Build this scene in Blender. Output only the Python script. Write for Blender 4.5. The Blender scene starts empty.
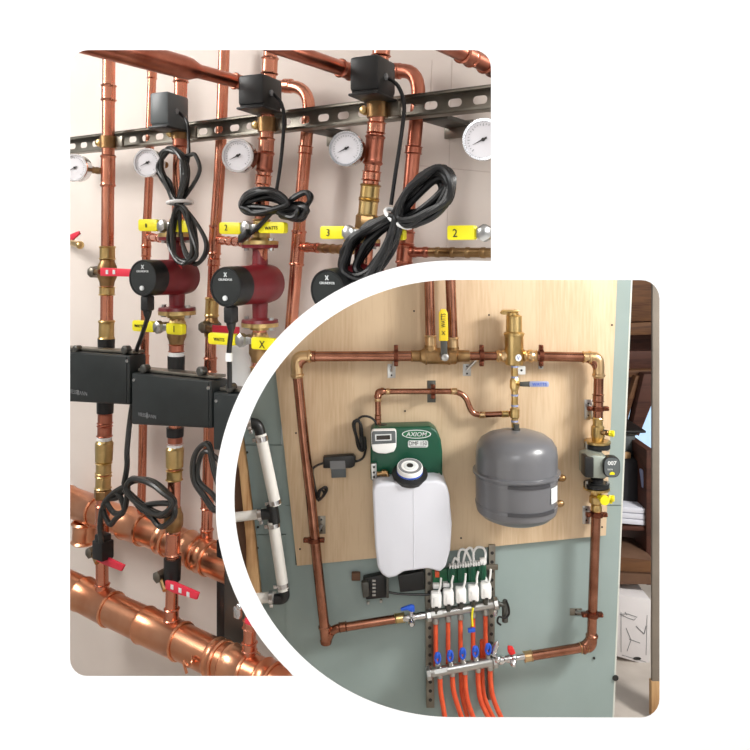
import bpy, bmesh, math, random
from mathutils import Vector, Matrix
random.seed(7)
C = bpy.context.scene.collection
sc = bpy.context.scene
# ------------------------------------------------------------------ camera geometry helpers
F = 750.0; PX, PY = 375.0, 257.0
CAM = Vector((0, 0, 1.85))
def V(*a): return Vector(a)
X, Y, Z = V(1, 0, 0), V(0, 1, 0), V(0, 0, 1)
def ray(x, y): return V((x-PX)/F, 1, -(y-PY)/F)
def at(x, y, d): return CAM + ray(x, y)*d
def pix(P):
    q = P - CAM
    return (PX + F*q.x/q.y, PY - F*q.z/q.y)
nA = V(-.565, -.825, 0).normalized()          # boiler wall, turned away from us
uA = V(.825, -.565, 0).normalized()
P0 = at(150, 257, 1.95)
def A(x, y, w=0.0):
    r = ray(x, y)
    return CAM + r*((w + nA.dot(P0-CAM))/nA.dot(r))
YB = 2.6                                       # plywood wall, square to us
def B(x, y, w=0.0): return at(x, y, YB-w)
def mpp(P): return P.y/F                       # metres a pixel is worth there
def reach(P, x, y, d):
    r = ray(x, y).normalized(); q = P-CAM; b = r.dot(q); h = q.dot(q)-d*d
    k = b*b-h
    return CAM + r*(b-math.sqrt(max(k, 0)))
CX, CY = 453.0, 498.5                          # the round end of the second opening
RM = 228.0
CLIP = [False]
# ------------------------------------------------------------------ materials
def lin(c):
    return tuple(((v/255)/12.92 if v/255 <= .04045 else ((v/255+.055)/1.055)**2.4) for v in c)+(1,)
def mat(name, c, rough=.5, metal=0, c2=None, scale=20, bump=0, spec=.5, coat=0, stretch=None, detail=4, ramp=(.35, .65), emit=0, trans=0):
    m = bpy.data.materials.new(name); m.use_nodes = True
    nt = m.node_tree; b = nt.nodes['Principled BSDF']
    b.inputs['Base Color'].default_value = lin(c)
    b.inputs['Roughness'].default_value = rough; b.inputs['Metallic'].default_value = metal
    b.inputs['Specular IOR Level'].default_value = spec
    b.inputs['Coat Weight'].default_value = coat
    b.inputs['Transmission Weight'].default_value = trans
    if emit:
        b.inputs['Emission Color'].default_value = lin(c); b.inputs['Emission Strength'].default_value = emit
    if c2 or bump:
        tc = nt.nodes.new('ShaderNodeTexCoord'); mp = nt.nodes.new('ShaderNodeMapping')
        nz = nt.nodes.new('ShaderNodeTexNoise'); nz.inputs['Scale'].default_value = scale; nz.inputs['Detail'].default_value = detail
        if stretch: mp.inputs['Scale'].default_value = stretch
        nt.links.new(tc.outputs['Object'], mp.inputs[0]); nt.links.new(mp.outputs[0], nz.inputs['Vector'])
        if c2:
            rp = nt.nodes.new('ShaderNodeValToRGB')
            rp.color_ramp.elements[0].position = ramp[0]; rp.color_ramp.elements[0].color = lin(c)
            rp.color_ramp.elements[1].position = ramp[1]; rp.color_ramp.elements[1].color = lin(c2)
            nt.links.new(nz.outputs['Fac'], rp.inputs[0]); nt.links.new(rp.outputs[0], b.inputs['Base Color'])
        if bump:
            bp = nt.nodes.new('ShaderNodeBump'); bp.inputs['Strength'].default_value = bump; bp.inputs['Distance'].default_value = .004
            nt.links.new(nz.outputs['Fac'], bp.inputs['Height']); nt.links.new(bp.outputs[0], b.inputs['Normal'])
    return m
def wood(name, c, c2, vertical=True, rough=.6, rings=5):
    m = bpy.data.materials.new(name); m.use_nodes = True
    nt = m.node_tree; b = nt.nodes['Principled BSDF']; b.inputs['Roughness'].default_value = rough
    b.inputs['Specular IOR Level'].default_value = .25
    tc = nt.nodes.new('ShaderNodeTexCoord'); mp = nt.nodes.new('ShaderNodeMapping')
    mp.inputs['Scale'].default_value = (3.2, 1, .55) if vertical else (.5, 1, 3.2)
    nz = nt.nodes.new('ShaderNodeTexNoise'); nz.inputs['Scale'].default_value = 1.6; nz.inputs['Detail'].default_value = 2.5
    mu = nt.nodes.new('ShaderNodeMath'); mu.operation = 'MULTIPLY'; mu.inputs[1].default_value = rings*6.28
    sn = nt.nodes.new('ShaderNodeMath'); sn.operation = 'SINE'
    n2 = nt.nodes.new('ShaderNodeTexNoise'); n2.inputs['Scale'].default_value = 9; n2.inputs['Detail'].default_value = 6
    m2 = nt.nodes.new('ShaderNodeMapping'); m2.inputs['Scale'].default_value = (14, 1, 1) if vertical else (1, 1, 14)
    ad = nt.nodes.new('ShaderNodeMath'); ad.operation = 'MULTIPLY_ADD'; ad.inputs[1].default_value = .16
    rp = nt.nodes.new('ShaderNodeValToRGB')
    rp.color_ramp.elements[0].position = .2; rp.color_ramp.elements[0].color = lin(c2)
    rp.color_ramp.elements[1].position = .62; rp.color_ramp.elements[1].color = lin(c)
    L = nt.links.new
    L(tc.outputs['Object'], mp.inputs[0]); L(mp.outputs[0], nz.inputs['Vector']); L(nz.outputs['Fac'], mu.inputs[0]); L(mu.outputs[0], sn.inputs[0])
    L(tc.outputs['Object'], m2.inputs[0]); L(m2.outputs[0], n2.inputs['Vector'])
    L(sn.outputs[0], ad.inputs[0]); L(n2.outputs['Fac'], ad.inputs[2]); L(ad.outputs[0], rp.inputs[0]); L(rp.outputs[0], b.inputs['Base Color'])
    return m
M = {}
M['white'] = mat('white_paint', (250, 250, 250), .7, spec=.2)
M['wallA'] = mat('old_white_masonry_paint', (228, 218, 210), .75, 0, (220, 209, 201), 3, .15)
M['drywall'] = mat('green_drywall', (148, 163, 161), .8, 0, (140, 156, 153), 2.5, .05)
M['drywall_edge'] = mat('gypsum_edge', (205, 208, 200), .8)
M['seam'] = mat('ply_edge_shadow', (74, 82, 78), .9)  # dark tone standing in for the shadow beside the plywood edge
M['ply'] = wood('plywood', (213, 190, 159), (198, 171, 138), rings=3)
M['timber'] = wood('timber', (196, 158, 114), (160, 118, 78))
M['timber_dark'] = wood('aged_timber', (110, 76, 50), (82, 54, 38), False)
M['timber_red'] = wood('red_brown_timber', (84, 52, 42), (62, 38, 32), False)
M['floor'] = mat('pale_floor', (205, 196, 186), .6, 0, (190, 180, 170), 6)
M['copper'] = mat('copper', (222, 154, 128), .25, 1, (202, 128, 102), 14, 0, ramp=(.3, .7))
M['copper_dull'] = mat('dull_copper', (194, 124, 102), .3, 1, (166, 98, 78), 18)
M['copper_big'] = mat('broad_copper', (232, 172, 136), .28, 1, (212, 142, 106), 9)
M['copperB'] = mat('brown_copper', (174, 122, 100), .22, 1, (142, 94, 74), 16)
M['brass'] = mat('brass', (220, 192, 134), .28, 1, (196, 166, 108), 25)
M['bronze'] = mat('bronze', (178, 146, 104), .38, 1, (140, 108, 72), 22)
M['solder'] = mat('tinned_brass', (214, 182, 138), .3, 1)
M['steel'] = mat('steel', (188, 188, 186), .3, 1)
M['zinc'] = mat('zinc_channel', (150, 146, 136), .42, 1, (122, 116, 106), 12)
M['darksteel'] = mat('dark_steel', (92, 92, 88), .45, .8)
M['chrome'] = mat('chrome', (218, 218, 220), .16, 1)
M['black'] = mat('black_plastic', (22, 23, 24), .42)
M['blackbox'] = mat('black_box_shell', (32, 37, 37), .4, 0, (27, 31, 31), 30)
M['cable'] = mat('black_cable', (15, 15, 16), .4)
M['cable_g'] = mat('grey_black_cable', (40, 40, 38), .33)
M['greyplas'] = mat('grey_plastic', (86, 92, 94), .4)
M['red'] = mat('red_pump_paint', (120, 32, 38), .36, 0, (106, 26, 32), 20)
M['redlever'] = mat('red_lever', (222, 50, 72), .4)
M['redtag'] = mat('red_tag', (215, 40, 42), .45)
M['yellow'] = mat('yellow_plastic', (232, 220, 30), .42)
M['yellowB'] = mat('yellow_lever', (226, 198, 40), .42)
M['dial'] = mat('dial_face', (226, 224, 228), .5)
M['ink'] = mat('dark_ink', (34, 32, 30), .6)
M['inkgrey'] = mat('grey_ink', (120, 122, 124), .6)
M['lightprint'] = mat('light_print', (214, 218, 218), .6)
M['whiteplas'] = mat('white_plastic', (236, 236, 234), .4)
M['bottle'] = mat('milky_plastic', (206, 208, 216), .42, 0, None)
M['pex'] = mat('white_pipe', (226, 224, 218), .4)
M['orange'] = mat('orange_pipe', (226, 92, 50), .42, 0, (212, 78, 42), 30)
M['blue'] = mat('blue_plastic', (38, 88, 200), .4)
M['lilac'] = mat('lilac_lever', (150, 160, 196), .4)
M['green'] = mat('green_housing', (12, 74, 52), .38)
M['greenpcb'] = mat('green_terminal', (24, 98, 62), .4)
M['tank'] = mat('grey_enamel', (102, 103, 107), .3, 0, None, spec=.6, coat=.2)
M['tankband'] = mat('dark_band', (62, 62, 66), .4)
M['screen'] = mat('dark_screen', (40, 34, 30), .2)
M['silver'] = mat('silver_housing', (150, 158, 150), .4, .5)
M['clampcu'] = mat('copper_clamp', (118, 70, 54), .4, 1)
M['paper'] = mat('paper', (222, 224, 234), .8)
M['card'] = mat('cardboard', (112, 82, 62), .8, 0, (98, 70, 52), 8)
M['cardwhite'] = mat('white_carton', (222, 218, 218), .7)
M['postgrey'] = mat('grey_post_paint', (140, 130, 118), .7, 0, (124, 116, 106), 5)
M['window'] = mat('bright_window', (176, 206, 232), .3, emit=.7)
M['dark'] = mat('dark_cloth', (40, 38, 42), .8)
# ------------------------------------------------------------------ mesh builder
class MB:
    def __init__(s): s.bm = bmesh.new()
    def tube(s, pts, r, n=12, closed=False, cap=True):
        pts = [Vector(p) for p in pts]; m = len(pts); bm = s.bm
        T = []
        for i in range(m):
            a = pts[(i-1) % m] if (closed or i > 0) else pts[i]
            b = pts[(i+1) % m] if (closed or i < m-1) else pts[i]
            T.append((b-a).normalized())
        up = Z if abs(T[0].z) < .9 else X
        N = (up - T[0]*up.dot(T[0])).normalized(); rings = []
        for i in range(m):
            if i: N = (N - T[i]*N.dot(T[i])).normalized()
            Bn = T[i].cross(N); rr = r[i] if isinstance(r, (list, tuple)) else r
            rings.append([bm.verts.new(pts[i] + (N*math.cos(2*math.pi*k/n) + Bn*math.sin(2*math.pi*k/n))*rr) for k in range(n)])
        for i in range(m if closed else m-1):
            a, b = rings[i], rings[(i+1) % m]
            off = 0
            if closed and i == m-1:
                off = min(range(n), key=lambda o: (a[0].co-b[o].co).length)
            for k in range(n):
                bm.faces.new((a[k], a[(k+1) % n], b[(k+1+off) % n], b[(k+off) % n]))
        if cap and not closed:
            bm.faces.new(rings[0][::-1]); bm.faces.new(rings[-1])
        return s
    def lathe(s, P, axis, prof, n=24):
        ax = Vector(axis).normalized(); up = Z if abs(ax.z) < .9 else X
        N = (up-ax*up.dot(ax)).normalized(); Bn = ax.cross(N); bm = s.bm; rings = []
        for (q, r) in prof:
            c = P + ax*q
            if r < 1e-6: rings.append([bm.verts.new(c)])
            else: rings.append([bm.verts.new(c + (N*math.cos(2*math.pi*k/n) + Bn*math.sin(2*math.pi*k/n))*r) for k in range(n)])
        for a, b in zip(rings, rings[1:]):
            for k in range(n):
                k2 = (k+1) % n
                if len(a) == 1 and len(b) == 1: continue
                if len(a) == 1: bm.faces.new((a[0], b[k2], b[k]))
                elif len(b) == 1: bm.faces.new((a[k], a[k2], b[0]))
                else: bm.faces.new((a[k], a[k2], b[k2], b[k]))
        if len(rings[0]) > 1: bm.faces.new(rings[0][::-1])
        if len(rings[-1]) > 1: bm.faces.new(rings[-1])
        return s
    def merge(s, tb):
        me = bpy.data.meshes.new('t'); tb.to_mesh(me); tb.free(); s.bm.from_mesh(me); bpy.data.meshes.remove(me); return s
    def box(s, P, axes, half, bev=0, seg=2):
        tb = bmesh.new(); a, b, c = [Vector(q).normalized() for q in axes]; vs = {}
        for i in (-1, 1):
            for j in (-1, 1):
                for k in (-1, 1): vs[i, j, k] = tb.verts.new(P + a*half[0]*i + b*half[1]*j + c*half[2]*k)
        for f in (((-1,-1,-1),(-1,1,-1),(1,1,-1),(1,-1,-1)), ((-1,-1,1),(1,-1,1),(1,1,1),(-1,1,1)), ((-1,-1,-1),(1,-1,-1),(1,-1,1),(-1,-1,1)),
                  ((-1,1,-1),(-1,1,1),(1,1,1),(1,1,-1)), ((-1,-1,-1),(-1,-1,1),(-1,1,1),(-1,1,-1)), ((1,-1,-1),(1,1,-1),(1,1,1),(1,-1,1))):
            tb.faces.new([vs[q] for q in f])
        if bev: bmesh.ops.bevel(tb, geom=tb.edges[:], offset=bev, segments=seg, profile=.5, affect='EDGES')
        return s.merge(tb)
    def prism(s, poly, d, bev=0, seg=2, rim=True):
        tb = bmesh.new(); d = Vector(d)
        a = [tb.verts.new(p) for p in poly]; b = [tb.verts.new(Vector(p)+d) for p in poly]; n = len(a)
        f0 = tb.faces.new(a); tb.faces.new(b[::-1])
        for i in range(n): tb.faces.new((a[i], b[i], b[(i+1) % n], a[(i+1) % n]))
        bmesh.ops.recalc_face_normals(tb, faces=tb.faces[:])
        if bev:
            es = [e for e in tb.edges if len(e.link_faces) == 2 and e.link_faces[0].normal.angle(e.link_faces[1].normal) > .35]
            bmesh.ops.bevel(tb, geom=es, offset=bev, segments=seg, profile=.5, affect='EDGES', clamp_overlap=True)
        return s.merge(tb)
    def ball(s, P, r, n=16, sc3=(1, 1, 1)):
        tb = bmesh.new(); bmesh.ops.create_uvsphere(tb, u_segments=n, v_segments=max(6, n//2), radius=r)
        for v in tb.verts: v.co = P + V(v.co.x*sc3[0], v.co.y*sc3[1], v.co.z*sc3[2])
        return s.merge(tb)
    def build(s, name, m, par=None, sharp=38, smooth=True):
        bm = s.bm
        if CLIP[0]:
            px = [pix(v.co) for v in bm.verts]
            def inside(p): return (math.hypot(p[0]-CX, p[1]-CY) < RM) if p[0] < CX else (p[1] > CY-RM and p[0] < 700)
            hit = [p for p in px if inside(p)]
            if hit:
                if len(hit) == len(px): bm.free(); return None
                qs = [p for p in px if (RM-12 < math.hypot(p[0]-CX, p[1]-CY) < RM+12)] or px
                mx = sum(p[0] for p in qs)/len(qs); my = sum(p[1] for p in qs)/len(qs)
                an = math.atan2(my-CY, min(mx-CX, -.001))
                c, sn = math.cos(an), math.sin(an); qx, qy = CX+RM*c, CY+RM*sn
                no = ray(qx, qy).cross(ray(qx-sn*9, qy+c*9)).normalized()
                if no.dot(ray(qx+c*9, qy+sn*9)) < 0: no = -no
                res = bmesh.ops.bisect_plane(bm, geom=bm.verts[:]+bm.edges[:]+bm.faces[:], plane_co=CAM, plane_no=no, clear_inner=True)
                es = [g for g in res['geom_cut'] if isinstance(g, bmesh.types.BMEdge)]
                if es: bmesh.ops.holes_fill(bm, edges=es, sides=0)
                if not bm.verts: bm.free(); return None
        bmesh.ops.recalc_face_normals(bm, faces=bm.faces[:])
        loc = par_loc(par) if par else V(0, 0, 0)
        if not par:
            loc = sum((v.co for v in bm.verts), V(0, 0, 0))/max(1, len(bm.verts))
        for v in bm.verts: v.co -= loc
        me = bpy.data.meshes.new(name); bm.to_mesh(me); bm.free()
        if smooth:
            me.shade_smooth(); me.set_sharp_from_angle(angle=math.radians(sharp))
        me.materials.append(M[m] if isinstance(m, str) else m)
        o = bpy.data.objects.new(name, me); C.objects.link(o)
        LAST[0] = o.name
        if par: o.parent = par; LOC[o.name] = par_loc(par)
        else: o.location = loc; LOC[o.name] = loc
        return o
LOC = {}; LAST = ['']
def par_loc(o): return LOC[o.name]
def tag(o, label, cat, group=None):
    if o is None: return None
    o['label'] = label; o['category'] = cat
    if group: o['group'] = group
    return o
def thing(name, label, cat, P, group=None):
    o = bpy.data.objects.new(name, None); C.objects.link(o); o.location = P; o.empty_display_size = .02
    LOC[o.name] = Vector(P)
    return tag(o, label, cat, group)
def struct(o):
    o['kind'] = 'structure'; return o
def TUBE(name, m, par, pts, r, n=12, **k): return MB().tube(pts, r, n, **k).build(name, m, par)
def LATHE(name, m, par, P, ax, prof, n=24, sharp=38): return MB().lathe(P, ax, prof, n).build(name, m, par, sharp)
def BOX(name, m, par, P, axes, half, bev=0): return MB().box(P, axes, half, bev).build(name, m, par)
def PRISM(name, m, par, poly, d, bev=0, seg=2): return MB().prism(poly, d, bev, seg).build(name, m, par)
def spline(p, k=8, closed=False):
    p = [Vector(q) for q in p]; n = len(p); out = []
    for i in range(n if closed else n-1):
        g = (lambda j: p[j % n]) if closed else (lambda j: p[max(0, min(n-1, j))])
        a, b, c, d = g(i-1), g(i), g(i+1), g(i+2)
        for j in range(k):
            t = j/k
            out.append(.5*((2*b)+(c-a)*t+(2*a-5*b+4*c-d)*t*t+(3*b-a-3*c+d)*t**3))
    if not closed: out.append(p[-1])
    return out
def fillet(p, rad, k=7):
    p = [Vector(q) for q in p]; out = [p[0]]
    for i in range(1, len(p)-1):
        a, b, c = p[i-1], p[i], p[i+1]
        ra = min(rad, (a-b).length*.48); rc = min(rad, (c-b).length*.48)
        s, e = b+(a-b).normalized()*ra, b+(c-b).normalized()*rc
        if (a-b).angle(c-b) > 2.9: out.append(b); continue
        for j in range(k+1):
            t = j/k; out.append(s*(1-t)**2+b*2*t*(1-t)+e*t*t)
    out.append(p[-1]); return out
def roundpoly(cx, cy, rx, ry, n=28, p=2.0):
    o = []
    for i in range(n):
        a = 2*math.pi*i/n; c, s = math.cos(a), math.sin(a)
        o.append((cx+rx*math.copysign(abs(c)**(2/p), c), cy+ry*math.copysign(abs(s)**(2/p), s)))
    return o
def rrect(x0, y0, x1, y1, r, k=5):
    o = []
    for (cx, cy, a0) in ((x1-r, y0+r, -90), (x1-r, y1-r, 0), (x0+r, y1-r, 90), (x0+r, y0+r, 180)):
        for i in range(k+1):
            a = math.radians(a0+90*i/k); o.append((cx+r*math.cos(a), cy+r*math.sin(a)))
    return o
def TEXT(name, s, m, par, P, u, v, width=None, height=None, shear=0, bold=0, th=.0006):
    cu = bpy.data.curves.new('t', 'FONT'); cu.body = s; cu.align_x = 'CENTER'; cu.align_y = 'CENTER'; cu.shear = shear; cu.offset = bold; cu.extrude = .02
    cu.resolution_u = 3
    o = bpy.data.objects.new('t', cu); C.objects.link(o)
    dg = bpy.context.evaluated_depsgraph_get(); me = bpy.data.meshes.new_from_object(o.evaluated_get(dg))
    bpy.data.objects.remove(o)
    xs = [q.co.x for q in me.vertices]; ys = [q.co.y for q in me.vertices]
    mx, my = (min(xs)+max(xs))/2, (min(ys)+max(ys))/2
    k = width/(max(xs)-min(xs)) if width else height/(max(ys)-min(ys))
    ky = height/(max(ys)-min(ys)) if height else k
    u = Vector(u).normalized(); v = Vector(v).normalized(); w = u.cross(v)
    b = MB(); b.bm.from_mesh(me); bpy.data.meshes.remove(me)
    for q in b.bm.verts: q.co = P + u*(q.co.x-mx)*k + v*(q.co.y-my)*ky + w*(th if q.co.z > 0 else -th*.2)
    return b.build(name, m, par, smooth=False)
def collar(b, P, ax, r, L):                       # pressed or soldered socket with a raised bead at each end
    e = min(L*.16, r*.5)
    b.lathe(P, ax, [(-L/2, r*1.0), (-L/2, r*1.1), (-L/2+e*.5, r*1.28), (-L/2+e, r*1.12), (-L/2+e*1.4, r*1.12),
                    (L/2-e*1.4, r*1.12), (L/2-e, r*1.12), (L/2-e*.5, r*1.28), (L/2, r*1.1), (L/2, r*1.0)], 20)
def hexnut(b, P, ax, r, L): b.lathe(P, ax, [(-L/2, r*.9), (-L/2+L*.1, r), (L/2-L*.1, r), (L/2, r*.9)], 6)
# ================================================================== the white partition with its two openings
D = 1.0
def arc(r, a0, a1, n):
    return [(CX+r*math.cos(math.radians(a0+(a1-a0)*i/n)), CY+r*math.sin(math.radians(a0+(a1-a0)*i/n))) for i in range(n+1)]
def corner(cx, cy, r, a0, n=6): return [(cx+r*math.cos(math.radians(a0+90*i/n)), cy+r*math.sin(math.radians(a0+90*i/n))) for i in range(n+1)]
RO, RI = 238.0, 218.6
aend = 180-math.degrees(math.asin((676-CY)/RO))
ringA = [(max(px, 0) if True else 0, py) for px, py in arc(RO, 270, aend, 60)]
ringA = [(max(px, 216.0) if False else (px if px > 216 else 216.0), py) for px, py in ringA]
openA = corner(88, 68, 18, 180) + corner(473.5, 67.5, 17.5, 270) + [(491, 261), (470, 260.5)] + ringA + corner(87, 659, 17, 90)
openB = corner(641, 298.5, 18.5, 270) + corner(641, 699, 18.5, 0) + [(px if px > 234 else 234.0, py) for px, py in arc(RI, 90, 270, 90)]
def dedupe(p):
    o = []
    for q in p:
        if not o or math.hypot(q[0]-o[-1][0], q[1]-o[-1][1]) > .3: o.append(q)
    return o
openA, openB = dedupe(openA), dedupe(openB)
def grow(poly, k):
    o = []; n = len(poly)
    ar = sum(poly[i][0]*poly[(i+1) % n][1]-poly[(i+1) % n][0]*poly[i][1] for i in range(n)); s = 1 if ar > 0 else -1
    for i in range(n):
        a, c = poly[i-1], poly[(i+1) % n]; dx, dy = c[0]-a[0], c[1]-a[1]; L = math.hypot(dx, dy) or 1
        o.append((poly[i][0]+s*dy/L*k, poly[i][1]-s*dx/L*k))
    return o
bm = bmesh.new()
loops = []
for d, k in ((D, 0), (D+.012, 2.0)):
    es = []; row = []
    for poly in ([(-1500, -900), (2250, -900), (2250, 1644), (-1500, 1644)], grow(openA, k), grow(openB, k)):
        vs = [bm.verts.new(at(x, y, d)) for x, y in poly]
        es += [bm.edges.new((vs[i], vs[(i+1) % len(vs)])) for i in range(len(vs))]; row.append(vs)
    bmesh.ops.triangle_fill(bm, use_beauty=True, use_dissolve=False, edges=es)
    loops.append(row)
for a, b in zip(*loops):
    for i in range(len(a)):
        j = (i+1) % len(a); bm.faces.new((a[i], a[j], b[j], b[i]))
bmesh.ops.recalc_face_normals(bm, faces=bm.faces[:])
me = bpy.data.meshes.new('wall_front'); bm.to_mesh(me); bm.free(); me.materials.append(M['white'])
o = bpy.data.objects.new('wall_front', me); C.objects.link(o); struct(o)
# curved lining between the two niches
path = [(520, CY-RM), (486, CY-RM)] + arc(RM, 270, 90+12, 70)
b = MB(); rows = []
for (x, y) in path:
    dx, dy = (0, 1) if x > CX else ((CX-x)/RM, (CY-y)/RM)
    x2, y2 = x+dx*2.2, y+dy*2.2
    rows.append([b.bm.verts.new(at(x, y, 1.013)), b.bm.verts.new(at(x, y, 2.0)), b.bm.verts.new(at(x2, y2, 2.0)), b.bm.verts.new(at(x2, y2, 1.013))])
for p, q in zip(rows, rows[1:]):
    for k in range(4): b.bm.faces.new((p[k], p[(k+1) % 4], q[(k+1) % 4], q[k]))
b.bm.faces.new(rows[0]); b.bm.faces.new(rows[-1][::-1])
struct(b.build('wall_divider', 'white'))
# boiler wall behind the first opening
poly = [(-70, -140), (640, -140), (640, CY-RM), (CX, CY-RM)] + arc(RM, 268, 124, 60) + [(320, 800), (-70, 800)]
struct(MB().prism([A(x, y, 0) for x, y in poly], -nA*.006).build('wall_back', 'wallA', smooth=False))
b = MB()
for p, q in (((452, 60), (446, 268)), ((432, 60), (430, 105)), ((412, 165), (490, 172))):
    b.tube([A(*p, .0), A(*q, .0)], .0008, 6)
struct(b.build('trim_1', mat('faint_joint', (212, 200, 192), .9)))
# floor
b = MB().box(V(0, 2.0, -.03), (X, Y, Z), (4, 4.5, .03)); struct(b.build('floor', 'floor', smooth=False))
# ================================================================== BOILER WALL
CLIP[0] = True
WT, WP = .065, .17                              # thin pipes against the wall, thick risers in front of the channel
def interp(pts, y):
    for (a, b) in zip(pts, pts[1:]):
        if min(a[1], b[1]) <= y <= max(a[1], b[1]) and a[1] != b[1]:
            t = (y-a[1])/(b[1]-a[1]); return a[0]+(b[0]-a[0])*t
    return pts[-1][0] if y > pts[-1][1] else pts[0][0]
def riser(name, label, pts, w, rpx, fits, cop='copper', group='copper pipes on the boiler wall', smooth=0):
    P = [A(x, y, w) for x, y in pts]; r = rpx*mpp(P[len(P)//2])
    root = thing(name, label, 'pipe', P[-1], group)
    TUBE('pipe_run', cop, root, fillet(P, smooth) if smooth else P, r, 18)
    for (y, L, k) in fits:
        c = A(interp(pts, y), y, w); s = mpp(c); h = L*s; b = MB()
        ax = (A(interp(pts, y-6), y-6, w)-A(interp(pts, y+6), y+6, w)).normalized()
        if k == 'c': collar(b, c, ax, r, h); b.build('coupling', cop, root)
        elif k == 'd': collar(b, c, ax, r*1.02, h); b.build('coupling', 'copper_dull', root)
        elif k == 'b': collar(b, c, ax, r*1.08, h); b.build('brass_adapter', 'brass', root)
        elif k == 'u': b.lathe(c, ax, [(-h/2, r*1.1), (-h*.42, r*1.38), (h*.36, r*1.45), (h*.4, r*1.3), (h/2, r*1.15)], 12).build('brass_union', 'brass', root)
        elif k == 'n': hexnut(b, c, ax, r*1.45, h); b.build('hex_nut', 'bronze', root)
        elif k == 'v': b.lathe(c, ax, [(-h/2, r*1.1), (-h*.35, r*1.2), (-h*.2, r*1.5), (h*.2, r*1.5), (h*.35, r*1.2), (h/2, r*1.1)], 18).build('valve_body', 'bronze', root)
        elif k == 'k': b.lathe(c, ax, [(-h/2, r*1.3), (h/2, r*1.35)], 20).build('sleeve', 'black', root)
        elif k == 'w': b.lathe(c, ax, [(-h/2, r*1.2), (h/2, r*1.2)], 20).build('sealing_ring', 'whiteplas', root)
        elif k == 'r': b.lathe(c, ax, [(-h/2, r*1.06), (h/2, r*1.06)], 20).build('red_band', 'redlever', root)
    return root, r
def branch(root, p, q, w, rpx, cop, beads=3, w2=None):
    a, c = A(*p, w), A(*q, w if w2 is None else w2); r = rpx*mpp(a); b = MB().tube([a, c], r, 14)
    ax = (c-a).normalized(); L = (c-a).length
    for i in range(beads):
        t = (i+.6)/beads; b.lathe(a+ax*L*t, ax, [(-.005, r), (-.004, r*1.1), (.003, r*1.13), (.005, r)], 14)
    b.build('tee_branch', cop, root)
R1 = [(109, 50), (107.5, 240), (106.5, 330), (105, 420), (103, 490), (102, 560), (102.5, 600)]
R2 = [(181, 66), (180, 140), (178, 230), (177.5, 300), (176.5, 345), (175, 440), (174, 500), (172.5, 560), (171.5, 628)]
R3 = [(271, 42), (268, 100), (266, 150), (262.5, 190), (261, 240), (260, 300), (259, 370), (259, 420)]
R4 = [(382, 40), (376, 130), (371, 180), (367, 220), (362, 300)]
r1, rr1 = riser('copper_riser', 'slim copper riser that carries the red-banded ball valve', R1, WP, 6.2,
    [(93, 17, 'c'), (171, 32, 'c'), (253, 14, 'b'), (272, 28, 'v'), (291, 9, 'b'), (330, 20, 'b'), (338, 4, 'w'), (345, 13, 'k'), (407, 12, 'k'), (418, 12, 'd'), (431, 12, 'd'), (438, 4, 'w'), (451, 23, 'u'),
     (468, 12, 'b'), (482, 14, 'b'), (494, 9, 'n'), (514, 20, 'c'), (546, 22, 'v'), (588, 9, 'c')])
branch(r1, (100, 171), (86, 169), WP, 3.2, 'bronze')
r2, rr2 = riser('copper_riser', 'copper riser through the black box between the other two black boxes', R2, WP, 6.4,
    [(76, 14, 'c'), (142, 12, 'd'), (226, 14, 'b'), (331, 28, 'v'), (348, 8, 'd'), (354, 4, 'w'), (363, 14, 'k'), (432, 9, 'k'), (440, 9, 'd'), (445, 4, 'w'), (457, 23, 'u'),
     (475, 11, 'b'), (520, 26, 'v'), (543, 26, 'c'), (569, 22, 'k'), (614, 13, 'c')])
branch(r2, (166, 165), (158, 164), WP, 3.2, 'bronze', 2)
r3, rr3 = riser('copper_riser', 'copper riser behind the flattened cable bundle, above the second red pump', R3, WP, 7.0,
    [(66, 18, 'c'), (146, 16, 'c'), (162, 20, 'd'), (180, 10, 'c'), (226, 14, 'b'), (347, 30, 'v'), (372, 12, 'b')])
branch(r3, (259, 162), (250, 160), WP, 3.4, 'bronze', 2)
r4, rr4 = riser('copper_riser', 'copper riser with a brass adapter above the big black cable coil', R4, WP, 8.0,
    [(50, 14, 'c'), (128, 12, 'c'), (150, 30, 'd'), (176, 10, 'c'), (192, 16, 'b'), (208, 18, 'b'), (222, 14, 'n')])
branch(r4, (371, 155), (362, 152), WP, 3.6, 'bronze', 2)
t1, _ = riser('copper_pipe', 'thinnest copper pipe behind the channel, beside the smallest cable coil', [(152.5, 66), (150, 130), (149, 180), (146.5, 235), (145, 330), (143, 420), (142, 480), (141, 519)], WT, 4.2,
    [(75, 8, 'c'), (237, 20, 'c'), (252, 10, 'c'), (325, 8, 'b'), (360, 10, 'c'), (517, 7, 'c')])
branch(t1, (149, 237), (178, 240), WT, 4.0, 'copper', 4, WP)
t2, _ = riser('copper_pipe', 'straight copper pipe behind the channel, crossing behind the yellow tag', [(224.5, 40), (221, 140), (219, 180), (216, 220), (214, 260), (211, 330), (209, 430), (207, 520), (206, 557)], WT, 5.6,
    [(240, 30, 'c'), (262, 8, 'c'), (307, 20, 'b'), (327, 20, 'v'), (365, 16, 'c'), (503, 12, 'c'), (537, 18, 'c')])
branch(t2, (219, 240), (252, 243), WT, 4.2, 'copper', 5, WP)
b3, _ = riser('copper_pipe', 'copper pipe that bends beside the dark box on the second riser', [(270, 86), (311, 87), (304.5, 160), (301, 200), (298, 245), (291, 330), (289, 360)], WT, 6.3,
    [(150, 8, 'c'), (248, 36, 'c')], 'copper', smooth=.055)
MB().lathe(A(288, 86, WT), (A(300, 86.4, WT)-A(280, 85.6, WT)).normalized(), [(-.012, .0125), (-.009, .0155), (.009, .0155), (.012, .0125)], 18).build('coupling', 'copper', b3)
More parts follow.
